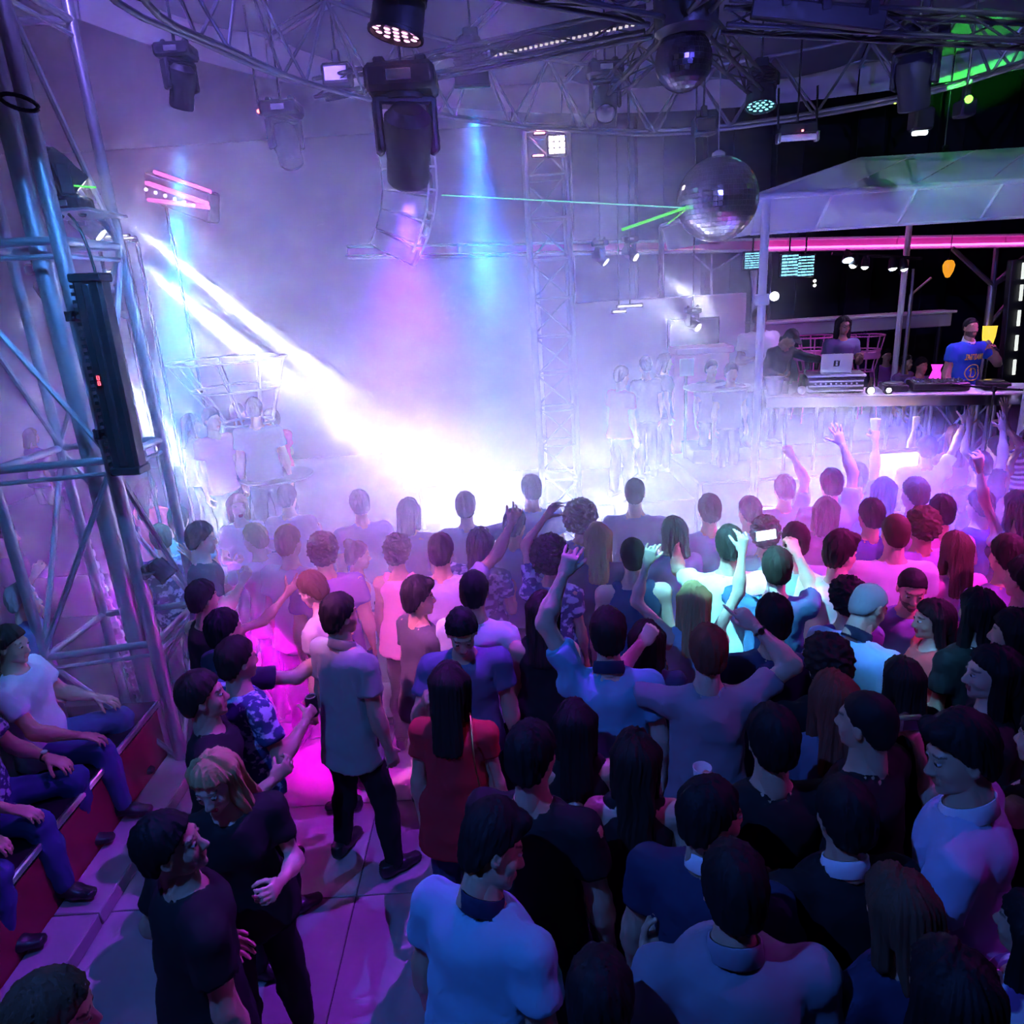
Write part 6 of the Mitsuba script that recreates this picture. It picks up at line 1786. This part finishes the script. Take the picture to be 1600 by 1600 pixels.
def printed(name, mesh2d, zc, colour, up=1.0):
    """Lays a flat print, made in the x-z plane, on the chest of the shirt."""
    v = np.array(mesh2d.vertices)
    xr = Rz @ V(-1, 0, 0)
    P0 = m['org'] + V(0, 0, zc) + xr * v[:, :1] + V(0, 0, 1) * v[:, 1:2]
    o = P0 + fwd_ * 1.0
    front = tms.vertices @ fwd_
    vv = tms.vertices - m['org']
    a, b = vv @ xr, vv[:, 2]
    sel = vv @ fwd_ > 0.02
    from scipy.spatial import cKDTree
    tree = cKDTree(np.stack([a[sel], b[sel]], 1))
    d_, ix = tree.query(np.stack([v[:, 0], zc + v[:, 1]], 1), k=4)
    dep = ((vv[sel] @ fwd_)[ix]).max(1)
    pts = P0 + fwd_ * (dep[:, None] + .006 + v[:, 2:3])
    part(shirt, name, trimesh.Trimesh(pts, mesh2d.faces, process=False), 'yellow_print', smooth=False)


def flatten2(mesh):
    return mesh


tx = meshkit.text_mesh('INDIANA', .07, depth=.004, bold=True)
tx.apply_translation([-(tx.bounds[0][0] + tx.bounds[1][0]) / 2, 0, 0])
tx.apply_scale([.25 / (tx.bounds[1][0] - tx.bounds[0][0]), 1, 1])
scene['yellow_print'] = pb((.75, .62, .12), .6)
printed('lettering', tx, 1.30, None)
ringm = sweep([(.1 * math.cos(a), .1 * math.sin(a), 0) for a in np.linspace(0, 2 * np.pi, 40, endpoint=False)], .006, 5, closed=True)
swirl = sweep([(.055 * math.cos(a) * (1 - .05 * a) - .005, .055 * math.sin(a) * (1 - .05 * a), 0) for a in np.linspace(-2.4, 2.6, 24)], .006, 5)
bar_ = sweep([(-.03, .06, 0), (-.02, .0, 0), (-.035, -.05, 0)], .006, 5)
printed('ring_print', cat([ringm, swirl, bar_]), 1.135, None)
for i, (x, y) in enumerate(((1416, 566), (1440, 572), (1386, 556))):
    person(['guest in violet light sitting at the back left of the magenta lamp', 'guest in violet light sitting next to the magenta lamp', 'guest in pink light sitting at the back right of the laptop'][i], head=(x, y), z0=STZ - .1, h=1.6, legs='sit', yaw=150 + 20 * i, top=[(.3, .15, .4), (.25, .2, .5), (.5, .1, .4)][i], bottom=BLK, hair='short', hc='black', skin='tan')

# ------------------------------------------------------------------ what they hold
pe = people


def bottle(label, c, d, mat='bottle_green', s=1.0):
    t = thing('bottle', label, 'bottle')
    part(t, 'body', lathe([(0, -.1 * s), (.03 * s, -.1 * s), (.031 * s, .05 * s), (.013 * s, .1 * s), (.012 * s, .15 * s), (0, .15 * s)], 16, frame(d), c), mat, smooth=35)
    part(t, 'cap', lathe([(0, .15 * s), (.0135 * s, .15 * s), (.0135 * s, .162 * s), (0, .162 * s)], 12, frame(d), c), 'gold')


def phone(label, c, n, up, lit=None):
    t = thing('phone', label, 'phone')
    n, up = unit(n), unit(up)
    Rm = np.stack([np.cross(n, up), n, up], 1)
    part(t, 'case', boxm(c, (.075, .009, .15), R=Rm, bev=.004), 'black_plastic')
    if lit:
        glow(t, 'screen', boxm(c + n * .0055, (.066, .002, .13), R=Rm), lit[0], lit[1])


bottle('dark bottle held low by the man in the dark shirt', pe['m3']['hand'][1] + V(0, 0, -.02), V(.1, 0, 1))
phone('lit phone held up over the heads by two hands', (pe['c8']['hand'][1] + pe['c8']['hand'][-1]) / 2 + V(0, 0, .03), V(0, -1, .1), V(1, 0, .1), ((.7, .9, 1), 3))
phone('pink lit phone held up before the dark auburn hair', pe['c22']['hand'][-1] + V(0, -.01, .05), V(.75, -.65, .1), V(0, .1, 1), ((1, .15, .45), .22))
cm = thing('hand_camera', 'small camera in the raised hand at the right edge', 'camera')
c = pe['f13']['hand'][-1] + V(0, 0, .04)
part(cm, 'body', boxm(c, (.1, .03, .065), bev=.008), 'silver')
part(cm, 'lens', lathe([(0, 0), (.025, 0), (.024, .025), (.018, .028), (0, .024)], 18, frame(V(0, 1, 0)), c + V(0, .015, 0)), 'black_plastic', smooth=35)
part(cm, 'screen', boxm(c - V(0, .016, 0), (.065, .002, .045)), 'dark_mirror')
can = thing('can', 'black can in the hand of the man in the blue patterned shirt', 'can')
c = pe['m17']['hand'][1]
part(can, 'body', lathe([(0, -.06), (.028, -.06), (.033, -.052), (.033, .05), (.027, .06), (.025, .056), (0, .056)], 20, at=c), 'black_plastic', smooth=35)
part(can, 'rim', lathe([(.025, .057), (.028, .057), (.028, .063), (.025, .063), (.025, .057)], 20, at=c), 'silver')
cu = thing('cup', 'cyan lit cup held before the chest of a man in black', 'cup')
c = pe['c23']['hand'][-1]
scene[cu] = mikit.ply(lathe([(0, -.05), (.028, -.05), (.04, .06), (.037, .06), (.026, -.045), (0, -.045)], 18, at=c), 'white_paint', smooth=35)
cu = thing('cup', 'white cup held high under the DJ table', 'cup')
c = pe['h3']['hand'][1] + V(0, 0, .04)
scene[cu] = mikit.ply(lathe([(0, -.05), (.03, -.05), (.045, .07), (.042, .07), (.028, -.045), (0, -.045)], 18, at=c), 'white_paint', smooth=35)
# the chain strap on the red top
r = pe['m1']
st_ = thing('bag', 'small bag on a thin gold chain strap over the red top', 'bag')
Rz1, o1 = r['Rz'], r['org']
ch = [o1 + Rz1 @ V(*q) for q in ((.09, .02, 1.47), (.115, -.085, 1.40), (.135, -.15, 1.28), (.17, -.165, 1.1), (.21, -.15, .95), (.24, -.1, .86))]
part(st_, 'strap', sweep(np.array(CubicSpline(range(6), ch)(np.linspace(0, 5, 40))), .0045, 6), 'gold')
part(st_, 'pouch', boxm(o1 + Rz1 @ V(.26, -.05, .8), (.06, .2, .14), R=Rz1, bev=.02), 'black_plastic')
# strap of the curly haired woman
r = pe['m10']
